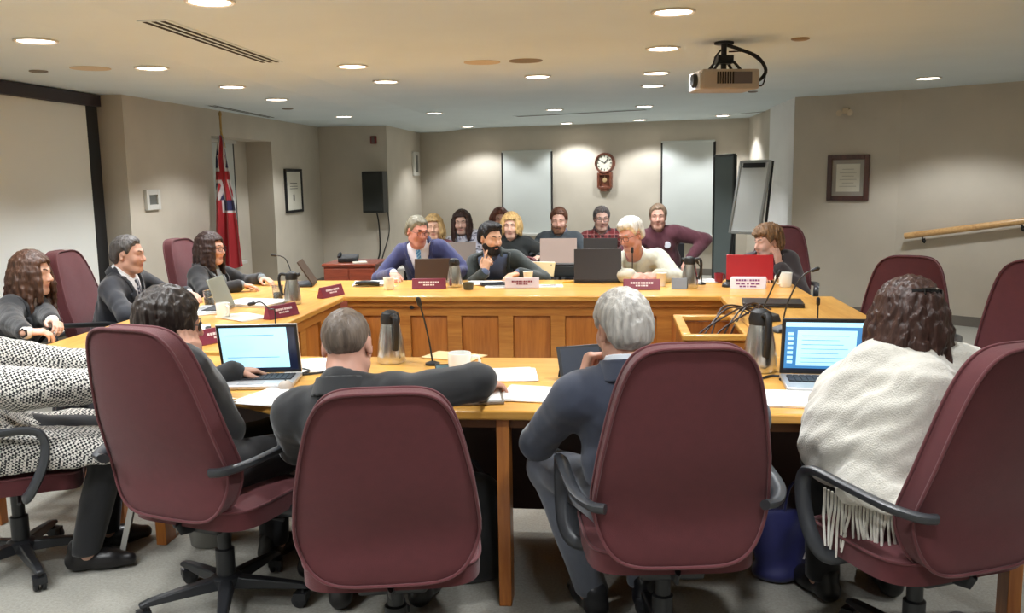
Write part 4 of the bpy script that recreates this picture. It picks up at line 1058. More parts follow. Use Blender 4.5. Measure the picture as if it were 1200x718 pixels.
def plaid(V):
    r, k, w = pattern_cols((122, 40, 44), (48, 26, 32), (170, 110, 108)); u, z = V[:, 0], V[:, 2]
    a = (np.sin(u*90) > .2).astype(float)+(np.sin(z*90) > .2); c = np.where(a[:, None] > 1.5, k, np.where(a[:, None] > .5, r*.85, r)); l = (np.abs(np.sin(u*45)) > .985) | (np.abs(np.sin(z*45)) > .985)
    return np.where(l[:, None], w, c)
PAT = lambda n: attr_mat(n, .85, 0, .12, 500, sheen=.2)
person('woman with long brown hair in black blazer and white blouse at far left, hands folded', (-3.42, 4.72), -80, head=(4, 4, 0), hpos=W(38, 320, 4.74), lean=6, female=True, s=.98,
       R=dict(p=(-2.84, 4.08, .79), f=(.75, .55, -.05), n=(.1, .3, -.9), curl=.55, hint=(-.3, -.8, -.6)), L=dict(p=(-2.86, 4.34, .795), f=(.8, -.55, -.05), n=(.1, -.5, -.8), curl=.6, hint=(-.3, .8, -.6)),
       skin=(214, 166, 142), top=dict(kind='jacket', col=(26, 26, 30), vw=.12), vdepth=.05, shirt=(222, 216, 212), hair=dict(style='long', col=(74, 50, 38), len=.30, wave=.022, th=.02, n=34, flare=.03), shoes=(200, 140, 116), legs={1: dict(k=(.22, .40, .51), a=(.50, .46, .085)), -1: dict(k=(-.05, .43, .51), a=(.36, .52, .085))})
person('grey haired man in dark suit and patterned tie seated on the left side', (-3.30, 5.66), -82, head=(6, 3, 0), hpos=W(151, 298, 5.6), lean=4,
       R=dict(p=(-2.86, 5.46, .80), f=(.8, .5, -.1), curl=.35, hint=(-.2, -.9, -.5)), L=dict(p=(-2.86, 5.78, .80), f=(.8, -.5, -.1), curl=.35, hint=(-.2, .9, -.5)), belly=.1,
       skin=(204, 152, 128), top=dict(kind='jacket', col=(34, 36, 44)), shirt=(224, 224, 228), tie=((44, 48, 66), (176, 178, 186)), hair=dict(style='short', col=(84, 80, 78), th=.015))
person('dark haired woman with glasses and black jacket seated in front of the flag', (-3.12, 6.62), -88, head=(8, 2, 0), hpos=W(247, 291, 6.58), lean=3, female=True, s=.98,
       R=dict(p=(-2.7, 6.3, .79), f=(.9, .4, -.1), hint=(-.2, -.9, -.5)), L=dict(p=(-2.72, 6.75, .79), f=(.9, -.4, -.1), hint=(-.2, .9, -.5)), skin=(206, 154, 128),
       top=dict(kind='jacket', col=(24, 24, 28), vw=.11), vdepth=.08, shirt=(120, 128, 132), glasses=(30, 24, 24), hair=dict(style='long', col=(52, 36, 32), len=.24, wave=.014, th=.02, n=30))
person('short dark haired woman with glasses in black suit, hand on her face', (-1.46, 2.98), -30, head=(34, 8, 0), hpos=W(199, 378, 3.04), lean=8, female=True, near=True, s=1.0,
       R=dict(p=W(231, 428, 2.99), f=(-.15, .0, 1), n=(-.55, .35, .1), curl=.28, hint=(.5, .0, -1.4)), L=dict(p=(-1.50, 3.40, .79), f=(.6, .8, -.1), hint=(-.8, .2, -.5)),
       skin=(206, 152, 126), top=dict(kind='jacket', col=(20, 20, 22)), shirt=(30, 30, 34), trousers=(22, 22, 26), glasses=(26, 22, 22), lapel=True,
       hair=dict(style='bob', col=(44, 36, 32), len=.07, wave=.006, th=.022, n=26, fat=1.25, flare=.0, rough=.004, sweep=120, nape=-.09), brow=(40, 30, 26))
pc6 = person('man with cropped hair in black shirt seen from behind, arm reaching right', (-.78, 2.73), 0, head=(-2, 14, -4), hpos=W(407, 404, 2.80), zhip=.50, nback=.06, near=True, belly=.22,
       R=dict(p=(-.47, 3.16, .80), f=(.45, .9, -.1), curl=.3, hint=(.5, .05, .12)), L=dict(p=(-1.0, 3.12, .79), f=(.3, .9, -.1), hint=(-.45, -.2, -.9)), armfat=1.08,
       skin=(204, 148, 124), top=dict(kind='shirt', col=(24, 25, 28), off=.016, aoff=.016, collar=.03, cfront=.2), trousers=(58, 58, 60), shoes=(30, 28, 28),
       legs={1: dict(k=(.17, .40, .52), a=(.10, .34, .09)), -1: dict(k=(-.17, .40, .52), a=(-.20, .30, .09))},
       hair=dict(style='crop', col=(104, 92, 82), th=.0045, nape=-.060, rough=.0012, front=.07))
tg_ = Grid((-.42, -.3, .36), (.42, .32, .66), .008); tg_.op(ell((.06, .0, .45), (.30, .19, .19)), .02); tg_.wrinkle(.006, 40, 4, (1, 1, .3))
tg_.F = np.maximum(tg_.F, -(tg_.F+.014)); tg_.cut(lambda X, Y, Z: np.maximum(.435-Z, Z-.60)+0*X+0*Y); sdf_mesh('shirt_tail', tg_, cloth('pale grey cotton', (176, 178, 176), .85), pc6['root'])
person('silver haired man in navy suit seen from behind, hand at his chin', (.10, 2.80), 14, head=(-12, 10, -3), hpos=W(729, 384, 2.82), lean=12, side=-4, near=True, belly=.15,
       L=dict(p=W(683, 447, 2.90), f=(.25, .12, 1), n=(.85, .25, -.2), curl=(1.25, 1.3, 1.35, 1.4), hint=(-.75, -.2, -1), thumb=.6), R=dict(p=(.46, 3.16, .79), f=(-.4, .9, -.1), hint=(.8, -.3, -.6)), armfat=1.15,
       skin=(208, 152, 126), top=dict(kind='jacket', col=(44, 50, 66), collar=.034), shirt=(206, 212, 220), trousers=(86, 90, 100), shoes=(26, 26, 30),
       legs={-1: dict(k=(-.24, .36, .52), a=(-.10, .26, .09)), 1: dict(k=(.16, .42, .52), a=(.10, .30, .09))},
       hair=dict(style='short', col=(176, 172, 166), th=.014, nape=-.085, rough=.0028))
def shawl_extra(): return None
w8 = dict(rot=14, pos=(1.0, 2.86)); _R8 = rotz(14); _l8 = lambda p: _R8.T @ (np.array(p)-np.array((1.0, 2.86, 0)))
white_sh = M('cream knitted shawl', (208, 204, 194), .9, var=.05, vscale=60, bump=.5, bscale=220, sheen=.4)
pw = person('woman with dark brown hair and hair clip wearing a white fringed shawl', w8['pos'], 14, head=(-10, 8, 4), hpos=W(1062, 374, 2.93), lean=8, side=2, female=True, near=True,
       L=dict(p=(.84, 3.16, .80), f=(.3, .9, -.1), hint=(-.15, -.3, -1.2)), R=dict(p=(1.18, 3.2, .80), f=(-.3, .9, -.1), hint=(.7, -.3, -.7)), skin=(214, 166, 142),
       shirt=None, trousers=(26, 26, 30), top=dict(kind='shawl', col=(222, 218, 208), mat=white_sh, off=.034, aoff=.040, cuff=.0, hem=-.02, wr=.009,
            sweep=[cap(_l8((.84, 2.86, .93)), _l8((.76, 2.84, .72)), .10, .135), cap(_l8((.80, 2.86, .76)), _l8((.80, 2.80, .60)), .12, .09), cap(_l8((.80, 3.0, .82)), _l8((.73, 2.92, .66)), .11, .11), cap(_l8((.76, 2.93, .76)), _l8((.76, 2.82, .66)), .10, .085), ell(_l8((.81, 2.86, .78)), (.13, .18, .15)),
                   cap(_l8((.93, 2.72, .90)), _l8((.85, 2.70, .62)), .10, .09), cap(_l8((.86, 2.76, .80)), _l8((.78, 2.68, .60)), .10, .06), cap(_l8((.76, 2.70, .60)), _l8((.87, 2.58, .58)), .06, .055)]),
       hair=dict(style='long', col=(62, 42, 36), len=.27, wave=.024, th=.022, n=46, sweep=140, flare=.03, rough=.005))
# the fringe along the low end of the shawl
wt = pw['root']; rng = np.random.default_rng(2); nf = 20
for i in range(nf):
    u = i/(nf-1); p = _l8(W(966+u*80, 590+20*sin(u*pi*.62), 2.72-.12*u)); Lf = .115+.03*rng.random(); dx = rng.normal()*.014
    MB().tube(smooth_path([p+np.array((0, 0, .05)), p, p+np.array((dx*.3, rng.normal()*.008, -Lf*.4)), p+np.array((dx, rng.normal()*.012, -Lf))], 4), [.0045]*8+[.0040]*4+[.0028], 6).build('fringe', white_sh, wt)
# hair clip
Hc = pw['H']; m = MB()
m.tube(smooth_path([Hc(-.055, -.085, .085), Hc(-.02, -.108, .088), Hc(.02, -.108, .088), Hc(.05, -.088, .085)], 4), .009, 8)
for k in range(5): m.tube([Hc(-.03+k*.015, -.115, .092), Hc(-.03+k*.015, -.112, .068)], .0035, 6)
m.build('hair_clip', M('black glossy clip', (22, 20, 22), .15), wt)
person('person in houndstooth black and white coat cut off by the left edge', (-2.42, 3.2), -62, s=1.05, hpos=(-2.50, 3.08, 1.07), female=True, near=True,
       R=dict(p=(-1.90, 3.22, .77), f=(.9, .3, -.2), hint=(-.2, -.9, -.8)), L=dict(p=(-1.92, 3.36, .80), f=(.9, -.1, -.3), hint=(-.3, .8, -.6)), skin=(214, 166, 142), trousers=(26, 26, 30), shoes=(24, 22, 24), armfat=1.15,
       legs={1: dict(k=(.12, .42, .51), a=(.12, .30, .09)), -1: dict(k=(-.10, .42, .51), a=(-.10, .36, .09))},
       top=dict(kind='coat', col=(200, 200, 200), mat=hound_mat(), off=.03, aoff=.028, hem=.07, wr=.007, cuff=-.06,
                sweep=[cap((.12, .02, .50), (.15, .36, .50), .125, .10), cap((-.12, .02, .50), (-.14, .36, .50), .125, .10), cap((.20, .02, .54), (.22, .40, .50), .07, .06)]),
       hair=dict(style='long', col=(150, 120, 84), len=.2))
# ---- far desk
person('man in blue suit with striped tie and glasses at the far desk', (-1.50, 7.46), 180, head=(-42, 10, -4), hpos=W(489, 271, 7.2), nup=.095, nback=.06,
       R=dict(p=(-1.72, 6.98, .80), f=(.4, -.9, -.1), n=(0, 0, -1), hint=(-.8, .3, -.6)), L=dict(p=(-1.24, 6.98, .80), f=(-.4, -.9, -.1), hint=(.8, .3, -.6)), belly=.1,
       skin=(206, 134, 110), top=dict(kind='jacket', col=(44, 48, 92), vw=.10), vdepth=.10, shirt=(226, 226, 236), tie=((52, 128, 190), (150, 196, 226)), glasses=(90, 40, 36), hair=dict(style='short', col=(120, 116, 100), th=.015, front=.06))
person('bearded man with black hair in dark cardigan, hand on his chin', (-.84, 7.50), 176, head=(-46, 8, 0), hpos=W(575, 279, 7.12), lean=10,
       R=dict(p=W(568, 319, 6.96), f=(.22, .1, 1), n=(.35, .9, 0), curl=(.2, .9, 1.0, 1.1), hint=(-.7, -.1, -1), thumb=.2), L=dict(p=(-.70, 6.95, .80), f=(-.7, -.7, -.1), hint=(.9, .3, -.5)),
       skin=(212, 160, 124), top=dict(kind='jacket', col=(38, 46, 44), vw=.13), vdepth=.05, shirt=(78, 92, 122), hair=dict(style='quiff', col=(22, 20, 24), th=.020), beard=(26, 22, 22), brow=(20, 18, 18))
person('white haired man with glasses in pale grey sweater leaning to his microphone', (.30, 7.48), 174, head=(34, 18, 4), hpos=W(739, 275, 6.98), nback=.11, nup=.105,
       R=dict(p=(.16, 6.74, .80), f=(.6, -.7, -.05), n=(.5, .2, -.7), curl=.6, hint=(-.8, .2, -.6)), L=dict(p=(.36, 6.76, .80), f=(-.75, -.6, -.05), n=(-.5, .2, -.7), curl=.6, hint=(.9, .2, -.5)), belly=.2, armfat=1.2,
       skin=(214, 148, 126), top=dict(kind='sweater', col=(196, 196, 180), off=.018, aoff=.018, wr=.005, collar=.016, cfront=.2), shirt=(190, 120, 124), glasses=(60, 40, 36), hair=dict(style='short', col=(228, 224, 216), th=.017, puff=1, nape=-.08), brow=(180, 176, 168))
person('woman with curly brown hair in dark jacket resting cheek on her hand', (1.34, 7.34), 164, head=(46, 4, 4), hpos=W(899, 284, 7.08), nup=.11, female=True,
       L=dict(p=W(913, 313, 7.0), f=(-.16, .05, 1), n=(-.5, .8, .1), curl=.18, hint=(.8, -.2, -1)), R=dict(p=(1.12, 6.9, .80), f=(.4, -.8, -.1), hint=(-.8, .3, -.6)),
       skin=(214, 160, 136), top=dict(kind='jacket', col=(52, 44, 46), vw=.10, off=.024, aoff=.022), shirt=(88, 34, 52),
       hair=dict(style='short', col=(122, 92, 64), th=.030, nape=-.10, rough=.012, puff=1, front=.05, taper=.02))
# ---- public seats
def audience(label, px, py, Y, pos, **k):
    hp = W(px, py, Y); a = dict(lean=4, R=dict(p=(hp[0]-.13, pos[1]-.42, .79), f=(.3, -.9, -.1), hint=(-.8, .3, -.6)), L=dict(p=(hp[0]+.13, pos[1]-.42, .79), f=(-.3, -.9, -.1), hint=(.8, .3, -.6))); a.update(k)
    return person(label, pos, 180, hpos=hp, **a)
audience('blonde woman in maroon top partly behind the man in blue suit', 508, 266, 8.94, (-1.83, 9.04), head=(-8, 2, 0), female=True, skin=(216, 166, 136), top=dict(kind='blouse', col=(112, 58, 64)), shirt=(216, 200, 198), hair=dict(style='long', col=(176, 146, 98), len=.20, wave=.02, th=.022, n=30))
audience('woman with long dark brown hair behind an open laptop', 541, 260, 9.24, (-1.42, 9.37), head=(0, 8, 0), female=True, skin=(214, 170, 150), top=dict(kind='blouse', col=(180, 180, 190), mat=PAT('printed blouse'), colfn=floral((190, 190, 200), (44, 44, 60), (130, 128, 150))), hair=dict(style='long', col=(58, 38, 32), len=.25, wave=.008, th=.018, n=30))
audience('blonde woman in black jumper behind the bearded man', 599, 264, 8.76, (-.95, 8.94), head=(4, 6, 0), female=True, skin=(222, 172, 146), top=dict(kind='jumper', col=(24, 28, 28), collar=.03, cfront=.2), hair=dict(style='bob', col=(196, 160, 104), len=.13, wave=.008, th=.020, n=28), L=dict(p=(-.66, 8.5, .79), f=(-.4, -.9, -.1), hint=(.9, .3, -.3)))
audience('red haired person half hidden behind the blonde woman in black', 586, 257, 9.66, (-1.12, 9.82), head=(-10, 4, 0), female=True, skin=(222, 172, 150), top=dict(kind='blouse', col=(96, 84, 84)), hair=dict(style='bob', col=(120, 72, 58), len=.10, wave=.01, th=.02))
audience('young bearded man in dark sweater behind a silver laptop', 655, 258, 9.06, (-.50, 9.22), head=(2, 10, 0), skin=(214, 162, 140), top=dict(kind='sweater', col=(56, 64, 70)), shirt=(120, 134, 170), hair=dict(style='short', col=(96, 62, 46), th=.018), beard=(130, 92, 70))
audience('person with grey hair and red plaid jacket behind a black laptop', 705, 256, 9.36, (-.05, 9.54), head=(-6, 6, 0), skin=(218, 172, 152), top=dict(kind='jacket_shell', col=(120, 50, 54), mat=PAT('red plaid flannel'), colfn=plaid, collar=.035, cfront=.2), shirt=(90, 84, 96), glasses=(50, 46, 46), hair=dict(style='short', col=(98, 92, 92), th=.016))
pm = audience('grey haired man in maroon sweater with white badge, elbow out', 771, 254, 9.04, (.56, 9.24), head=(4, 2, 0), belly=.25, armfat=1.3, skin=(214, 158, 136), top=dict(kind='sweater', col=(88, 42, 54), off=.018, aoff=.018, wr=.005), shirt=(170, 150, 160), hair=dict(style='short', col=(140, 118, 98), th=.017),
              L=dict(p=(.80, 8.98, .72), f=(-.5, -.6, -.5), hint=(1, .1, .1)), R=dict(p=(.34, 8.92, .76), f=(.4, -.8, -.2), hint=(-1, .1, -.3)))
bp_ = W(780, 268, 8.96)
_b = Matrix(); c_ = pm['at'](.38, -.075, .135)
MB().lathe([(.0001, 0), (.03, 0), (.034, .004), (.0001, .006)], c_, 20, axis='y', R=np.diag([1, -1, 1])).build('badge', M('white badge', (220, 222, 232), .4), pm['root'])
# ================================================================== things on the desks
paper_m = M('white paper', (232, 230, 226), .8); ceramic = M('white ceramic', (232, 232, 226), .25)
steel_b = M('brushed steel', (200, 200, 198), .22, .95, var=.08, vscale=30); maroon = M('maroon nameplate', (118, 40, 62), .4); white_ink = M('white lettering', (226, 214, 218), .6)
mug_kit = {}
def mug(p, label, rz=0, sc=1.0, m=None, group='mugs on the desks'):
    t = thing('mug', label, 'mug', p, rz, group); m = m or ceramic
    MB().lathe([(.0001, .006), (.034*sc, .006), (.037*sc, .09*sc), (.041*sc, .09*sc), (.042*sc, .088*sc), (.038*sc, .012), (.034*sc, 0), (.0001, 0)][::-1], n=24).build('cup', m, t)
    MB().tube(smooth_path([(.038*sc, 0, .075*sc), (.066*sc, 0, .072*sc), (.07*sc, 0, .045*sc), (.06*sc, 0, .024*sc), (.036*sc, 0, .02*sc)], 5), .0055*sc, 8, up=(0, 1, 0)).build('handle', m, t)
    return t
def cup(p, label, m=None, sc=1.0, h=.095):
    t = thing('paper_cup', label, 'cup', p)
    MB().lathe([(.0001, .004), (.028*sc, .004), (.038*sc, h*.98), (.041*sc, h), (.0385*sc, h*.97), (.030*sc, 0), (.0001, 0)][::-1], n=24).build('cup', m or ceramic, t); return t
def carafe(p, label, rz=0, sc=1.0):
    t = thing('coffee_carafe', label, 'carafe', p, rz, 'steel coffee carafes'); k = sc
    MB().lathe([(.0001, 0), (.054*k, 0), (.058*k, .006*k), (.058*k, .03*k), (.052*k, .09*k), (.040*k, .15*k), (.036*k, .165*k), (.0001, .165*k)], n=28).build('steel_body', steel_b, t)
    MB().lathe([(.0001, .163*k), (.039*k, .163*k), (.041*k, .18*k), (.034*k, .205*k), (.018*k, .215*k), (.0001, .216*k)], n=24).build('lid', dark, t)
    MB().tube(smooth_path([(.03*k, 0, .195*k), (.066*k, 0, .20*k), (.078*k, 0, .175*k), (.076*k, 0, .12*k), (.062*k, 0, .06*k)], 5), .0095*k, 8, up=(0, 1, 0), flat=1.3).build('handle', dark, t)
    MB().tube([(-.028*k, 0, .185*k), (-.056*k, 0, .198*k)], [.014*k, .010*k], 10, up=(0, 1, 0)).build('spout', dark, t)
    return t
def nameplate(p, rz, label, w=.24, m=None, ink=None, lines=((.0, .62), (-.018, .34))):
    """local -y is the lettered side"""
    t = thing('nameplate', label, 'nameplate', p, rz, 'nameplates along the desks'); h = .075
    vs = []
    for x in (-w/2, w/2): vs += [(x, -.03, 0), (x, .03, 0), (x, .008, h), (x, -.004, h)]
    MB().add(vs, [(0, 1, 2, 3), (7, 6, 5, 4), (0, 3, 7, 4), (3, 2, 6, 7), (2, 1, 5, 6), (1, 0, 4, 5)]).build('plate', m or maroon, t, bevel=.002)
    R = rotx(math.degrees(math.atan2(.026, h))*-1)
    for i, (dz, f) in enumerate(lines):
        z = .048+dz; y = -.03+.026*z/h-.0012; n = 9 if i == 0 else 5; L = MB(); ww = w*f/n
        for k in range(n): L.box(((k-(n-1)/2)*ww, y, z), (ww*(.8 if k != n//2 else .45), .0015, .013 if i == 0 else .010), R=R)
        L.build('lettering', ink or white_ink, t)
    return t
def sheets(p, rz, label, w=.22, d=.28, n=1, m=None, name='paper_sheet', text=True):
    t = thing(name, label, 'papers', p, rz); b = MB(); rng = np.random.default_rng(int(abs(p[0]*1000)) % 977)
    for k in range(n):
        b.box((rng.normal()*.006*(k > 0), rng.normal()*.006*(k > 0), .0012+k*.0024), (w, d, .0022), R=rotz(rng.normal()*2.5*(k > 0)))
    b.build('sheets', m or paper_m, t)
    if text:
        L = MB()
        for k in range(9): L.box((-.01*(k % 3), d*.36-k*d*.085, .0024*n+.0006), (w*(.72 if k % 4 else .5), .004, .0006))
        L.build('print_lines', M('faint print', (170, 170, 172), .8), t)
    return t
def goose(base, rz, pts, label, small=False, base_kind='wedge'):
    """pts: world points of the neck, last is the microphone capsule"""
    t = thing('gooseneck_microphone', label, 'microphone', base, rz, 'gooseneck microphones'); R = rotz(rz).T; l = lambda p: R @ (np.array(p)-np.array(base))
    if base_kind == 'wedge':
        vs = [(-.05, -.07, 0), (.05, -.07, 0), (.05, .07, 0), (-.05, .07, 0), (-.042, -.055, .018), (.042, -.055, .018), (.042, .06, .042), (-.042, .06, .042)]
        MB().add(vs, [(3, 2, 1, 0), (4, 5, 6, 7), (0, 1, 5, 4), (1, 2, 6, 5), (2, 3, 7, 6), (3, 0, 4, 7)]).build('base', blk, t, bevel=.006)
    else: MB().lathe([(.0001, 0), (.032, 0), (.032, .008), (.012, .016), (.0001, .016)], n=18).build('base', blk, t)
    P = [l(p) for p in pts]; sp = smooth_path(P, 6); MB().tube(sp, .0042, 8).build('gooseneck', blk, t)
    a, b = sp[-2], sp[-1]; d = unit(b-a); MB().tube([b-d*.006, b, b+d*.03, b+d*.038], [.006, .010, .0105, .006], 12).build('capsule', dark, t)
    return t
scr_w = M('screen page', (176, 224, 244), .3, emit=.85); scr_b = M('screen blue', (64, 128, 186), .3, emit=.7); scr_d = M('screen dark', (20, 30, 60), .3, emit=.25)
def laptop(p, rz, label, w=.33, d=.225, ang=108, base=None, lid=None, screen='doc', key=None):
    """user sits on local -y, the lid is hinged along +y"""
    t = thing('laptop', label, 'laptop', p, rz, 'open laptops'); base = base or M('silver laptop', (196, 196, 198), .35, .5); lid = lid or base; key = key or M('laptop keys', (40, 40, 44), .5)
    b = MB().box((0, 0, .009), (w, d, .018)).build('base', base, t, bevel=.005)
    k = MB().box((0, .03, .0185), (w*.88, d*.46, .002))
    k.build('keyboard_well', key, b); kk = MB()
    for i in range(13):
        for j in range(5): kk.box((-w*.405+i*w*.0675, .078-j*.0215, .0205), (w*.056, .0175, .003))
    kk.build('keys', M('laptop key tops', (58, 58, 62), .5), b)
    MB().box((0, -d*.32, .0185), (w*.3, d*.24, .001)).build('trackpad', M('trackpad', (150, 150, 152), .4), b)
    R = rotx(ang-180); hx = np.array((0, d/2-.004, .018)); H_ = lambda x, y, z: tuple(hx+R @ np.array((x, y, z)))   # lid plane: local y from hinge
    hgt = d*.97; lo_ = MB().box(H_(0, -hgt/2, .004), (w, hgt, .008), R=R).build('screen_lid', lid, t, bevel=.003)
    if screen:
        bz = MB().box(H_(0, -hgt/2, -.0008), (w*.985, hgt*.97, .0012), R=R).build('bezel', dark, lo_)
        dsp = MB(); q = lambda x0, x1, y0, y1, e, mi: dsp.add([H_(x0*w, -y0*hgt, -.0016-e), H_(x1*w, -y0*hgt, -.0016-e), H_(x1*w, -y1*hgt, -.0016-e), H_(x0*w, -y1*hgt, -.0016-e)], [(3, 2, 1, 0)], mi)
        if screen == 'doc':
            q(-.46, .46, .07, .94, 0, 2); q(-.46, .36, .12, .94, .0003, 0); q(-.46, .46, .07, .115, .0004, 2); q(-.44, -.26, .125, .14, .0006, 1)
            for k in range(6): q(-.40, .2+.02*(k % 3), .78-k*.09, .79-k*.09, .0006, 1) if k in (0, 5) else None
        else:
            q(-.46, .46, .08, .94, 0, 1); q(-.33, .30, .16, .80, .0003, 0); q(-.46, .46, .86, .94, .0003, 0); q(-.46, .46, .08, .11, .0004, 2)
            for k in range(7): q(-.43, -.37, .20+k*.085, .25+k*.085, .0005, 0); q(-.28, .22-.05*(k % 3), .22+k*.08, .228+k*.08, .0006, 1)
            for k in range(4): q(.35, .42, .25+k*.14, .32+k*.14, .0005, 2)
        dsp.build('display', [scr_w, scr_b, scr_d], lo_)
    return t
Z = TOPZ+.001
# ---- far desk
sheets(T(436, 333, Z), 12, 'stack of white papers at the left end of the far desk', .28, .26, 7)
p = T(432, 333, Z); tag(MB().tube(smooth_path([p+np.array((-.06, -.14, .02)), p+np.array((.02, -.15, .03)), p+np.array((.12, -.13, .02))], 4), .018, 8).build('glasses_case', dark), 'black glasses case in front of the papers at the far desk\'s left end', 'case')
mug(T(456, 339, Z), 'white mug left of the brown laptop on the far desk', 10)
laptop(T(509, 330, Z), 186, 'brown laptop with its lid towards us before the man in blue suit', .29, .18, 105, lid=M('brown laptop lid', (66, 48, 36), .4), screen='doc')
nameplate(T(503, 338, Z), 4, 'maroon nameplate before the brown laptop on the far desk', .25)
carafe(T(533, 336, Z), 'steel carafe between the blue suited man and the bearded man', 90)
cup(T(549, 339, Z), 'small dark grey cup right of the far carafe', M('dark grey cup', (70, 74, 74), .5), 1.1, .05)
sheets(T(572, 332, Z), -6, 'white papers in front of the bearded man', .34, .26, 3)
sheets(T(590, 336, Z), 8, 'white papers beside the phone of the bearded man', .26, .16, 2)
p = T(578, 333, Z+.006); t = thing('tablet_computer', 'dark tablet lying before the bearded man', 'tablet', p, 14)
MB().box((0, 0, .005), (.2, .14, .008)).build('case', blk, t, bevel=.003); MB().box((0, 0, .0095), (.18, .12, .001)).build('display', M('dark display', (30, 32, 40), .15), t)
p = T(600, 333, Z+.006); t = thing('smartphone', 'black smartphone beside the dark tablet on the far desk', 'phone', p, -30)
MB().box((0, 0, .005), (.075, .15, .009)).build('case', blk, t, bevel=.003); MB().box((0, 0, .0098), (.068, .135, .001)).build('display', M('dark display', (30, 32, 40), .15), t)
cup(T(619, 331, Z), 'white paper cup before the tan folder on the far desk', None, 1.0, .085)
nameplate(T(612, 337, Z), 2, 'pale nameplate beside the white paper cup on the far desk', .25, M('pale nameplate', (206, 196, 204), .5), maroon)
sheets(T(644, 335, Z), 5, 'single white sheet right of the pale nameplate', .2, .16, 1)
p = T(632, 324, Z); t = thing('file_folder', 'tan file folder standing tilted on the far desk', 'folder', p, -14)
tan = M('manila card', (214, 190, 142), .8)
MB().box((0, 0, .06), (.26, .012, .12), R=rotx(-24)).build('cover', tan, t, bevel=.002); MB().box((.0, .02, .068), (.24, .01, .11), R=rotx(-24)).build('papers', paper_m, t)
p = T(660, 323, Z); t = thing('document_case', 'low black document case left of the black laptop', 'case', p, 2)
MB().box((0, 0, .045), (.2, .14, .09)).build('body', M('black case', (44, 48, 50), .6), t, bevel=.01); MB().box((0, 0, .096), (.2, .14, .01)).build('lid', blk, t, bevel=.003)
laptop(T(700, 329, Z), 183, 'big black laptop with its lid towards us before the white haired man', .36, .25, 104, base=blk, lid=M('black laptop lid', (42, 36, 34), .45), screen='doc')
p = T(668, 331, Z); t = thing('pen', 'yellow pen lying left of the black laptop', 'pen', p, 30); MB().tube([(-.06, 0, .006), (.06, 0, .006)], .005, 8, up=(0, 0, 1)).build('barrel', M('yellow plastic', (212, 170, 40), .4), t); MB().tube([(.06, 0, .006), (.075, 0, .005)], [.005, .001], 8).build('tip', dark, t)
b_ = T(741, 330, Z); goose(tuple(b_), 0, [b_+np.array((0, 0, .012)), b_+np.array((0, .0, .14)), b_+np.array((0, .02, .225))], 'gooseneck microphone before the white haired man', base_kind='round')
nameplate(T(752, 339, Z), -2, 'maroon nameplate before the white haired man', .26)
cup(T(775, 335, Z), 'white cup right of the white haired man\'s nameplate')
nameplate(T(796, 338, Z), -6, 'plain grey tent card left of the far right carafe', .11, M('grey tent card', (120, 126, 134), .6), M('grey tent card', (120, 126, 134), .6), ())
carafe(T(808, 337, Z), 'steel carafe right of the white haired man', -20, 1.05)
b_ = T(822, 333, Z); goose(tuple(b_), 0, [b_+np.array((0, 0, .012)), b_+np.array((0, .0, .10)), b_+np.array((-.03, -.02, .16))], 'short gooseneck microphone right of the far right carafe', base_kind='round')
sheets(T(822, 330, Z), 10, 'white papers between carafe and red laptop', .22, .2, 4)
mug(T(842, 331, Z), 'red mug left of the red laptop', 30, .8, M('red ceramic', (126, 34, 48), .3))
t = thing('computer_mouse', 'black mouse in front of the red laptop', 'mouse', T(852, 336, Z), 20)
MB().lathe([(.0001, .036), (.018, .034), (.034, .022), (.038, .006), (.036, 0), (.0001, 0)][::-1], n=20).build('shell', blk, t); MB().box((0, .012, .036), (.006, .014, .004)).build('wheel', greyp, t)
laptop(T(878, 329, Z), 172, 'red laptop with its lid towards us before the curly haired woman', .34, .195, 102, base=blk, lid=M('red laptop lid', (172, 26, 34), .35), screen='doc')
for k, (dx, lab) in enumerate([(0, 'white card with purple lines before the red laptop, nearest of two'), (.02, 'white card with purple lines before the red laptop, farther of two')]):
    q = T(876, 338, Z)+np.array((dx, .085*k, 0)); nameplate(q, -4, lab, .24, M('white card', (222, 214, 220), .6), M('purple ink', (120, 60, 110), .6), ((.012, .7), (-.012, .7), (-.03, .5)))
mug(T(920, 336, Z), 'white mug at the right end of the far desk', 200, 1.15)
# ---- left wing
nameplate(T(256, 400, Z), 62, 'maroon nameplate nearest us on the left wing', .25)
nameplate(T(330, 371, Z), 68, 'maroon nameplate in the middle of the left wing', .25)
nameplate(T(388, 347, Z), 72, 'maroon nameplate at the far corner of the left wing', .25)
mug(T(262, 372, Z), 'white mug on the left wing behind the nearest nameplate', -40)
glassm = M('clear glass', (235, 240, 240), .05, trans=.95)
def tumbler(p, lab):
    t = thing('glass_tumbler', lab, 'glass', p, 0, 'water glasses'); MB().lathe([(.0001, .006), (.030, .006), (.036, .098), (.039, .1), (.0385, .097), (.034, 0), (.0001, 0)][::-1], n=24).build('glass', glassm, t)
    MB().lathe([(.0001, .007), (.0295, .007), (.0325, .05), (.0001, .05)], n=24).build('water', M('water', (225, 235, 238), .03, trans=1), t)
tumbler(T(246, 358, Z), 'water glass in front of the woman by the flag'); tumbler(T(326, 351, Z), 'water glass left of the left wing carafe')
carafe(T(343, 356, Z), 'steel carafe on the left wing below the tall microphone', 200)
b_ = T(323, 384, Z); goose(tuple(b_), 60, [b_+np.array((0, 0, .012)), b_+np.array((0, .0, .10)), W(316, 362, b_[1]), W(306, 354, b_[1]), W(298, 355, b_[1])], 'gooseneck microphone bent left over the left wing', base_kind='round')
b_ = T(345, 335, Z); goose(tuple(b_), 60, [b_+np.array((0, 0, .012)), W(341, 318, b_[1]), W(335, 304, b_[1]), W(329, 300, b_[1]), W(323, 299, b_[1])], 'tall gooseneck microphone behind the left wing carafe', base_kind='round')
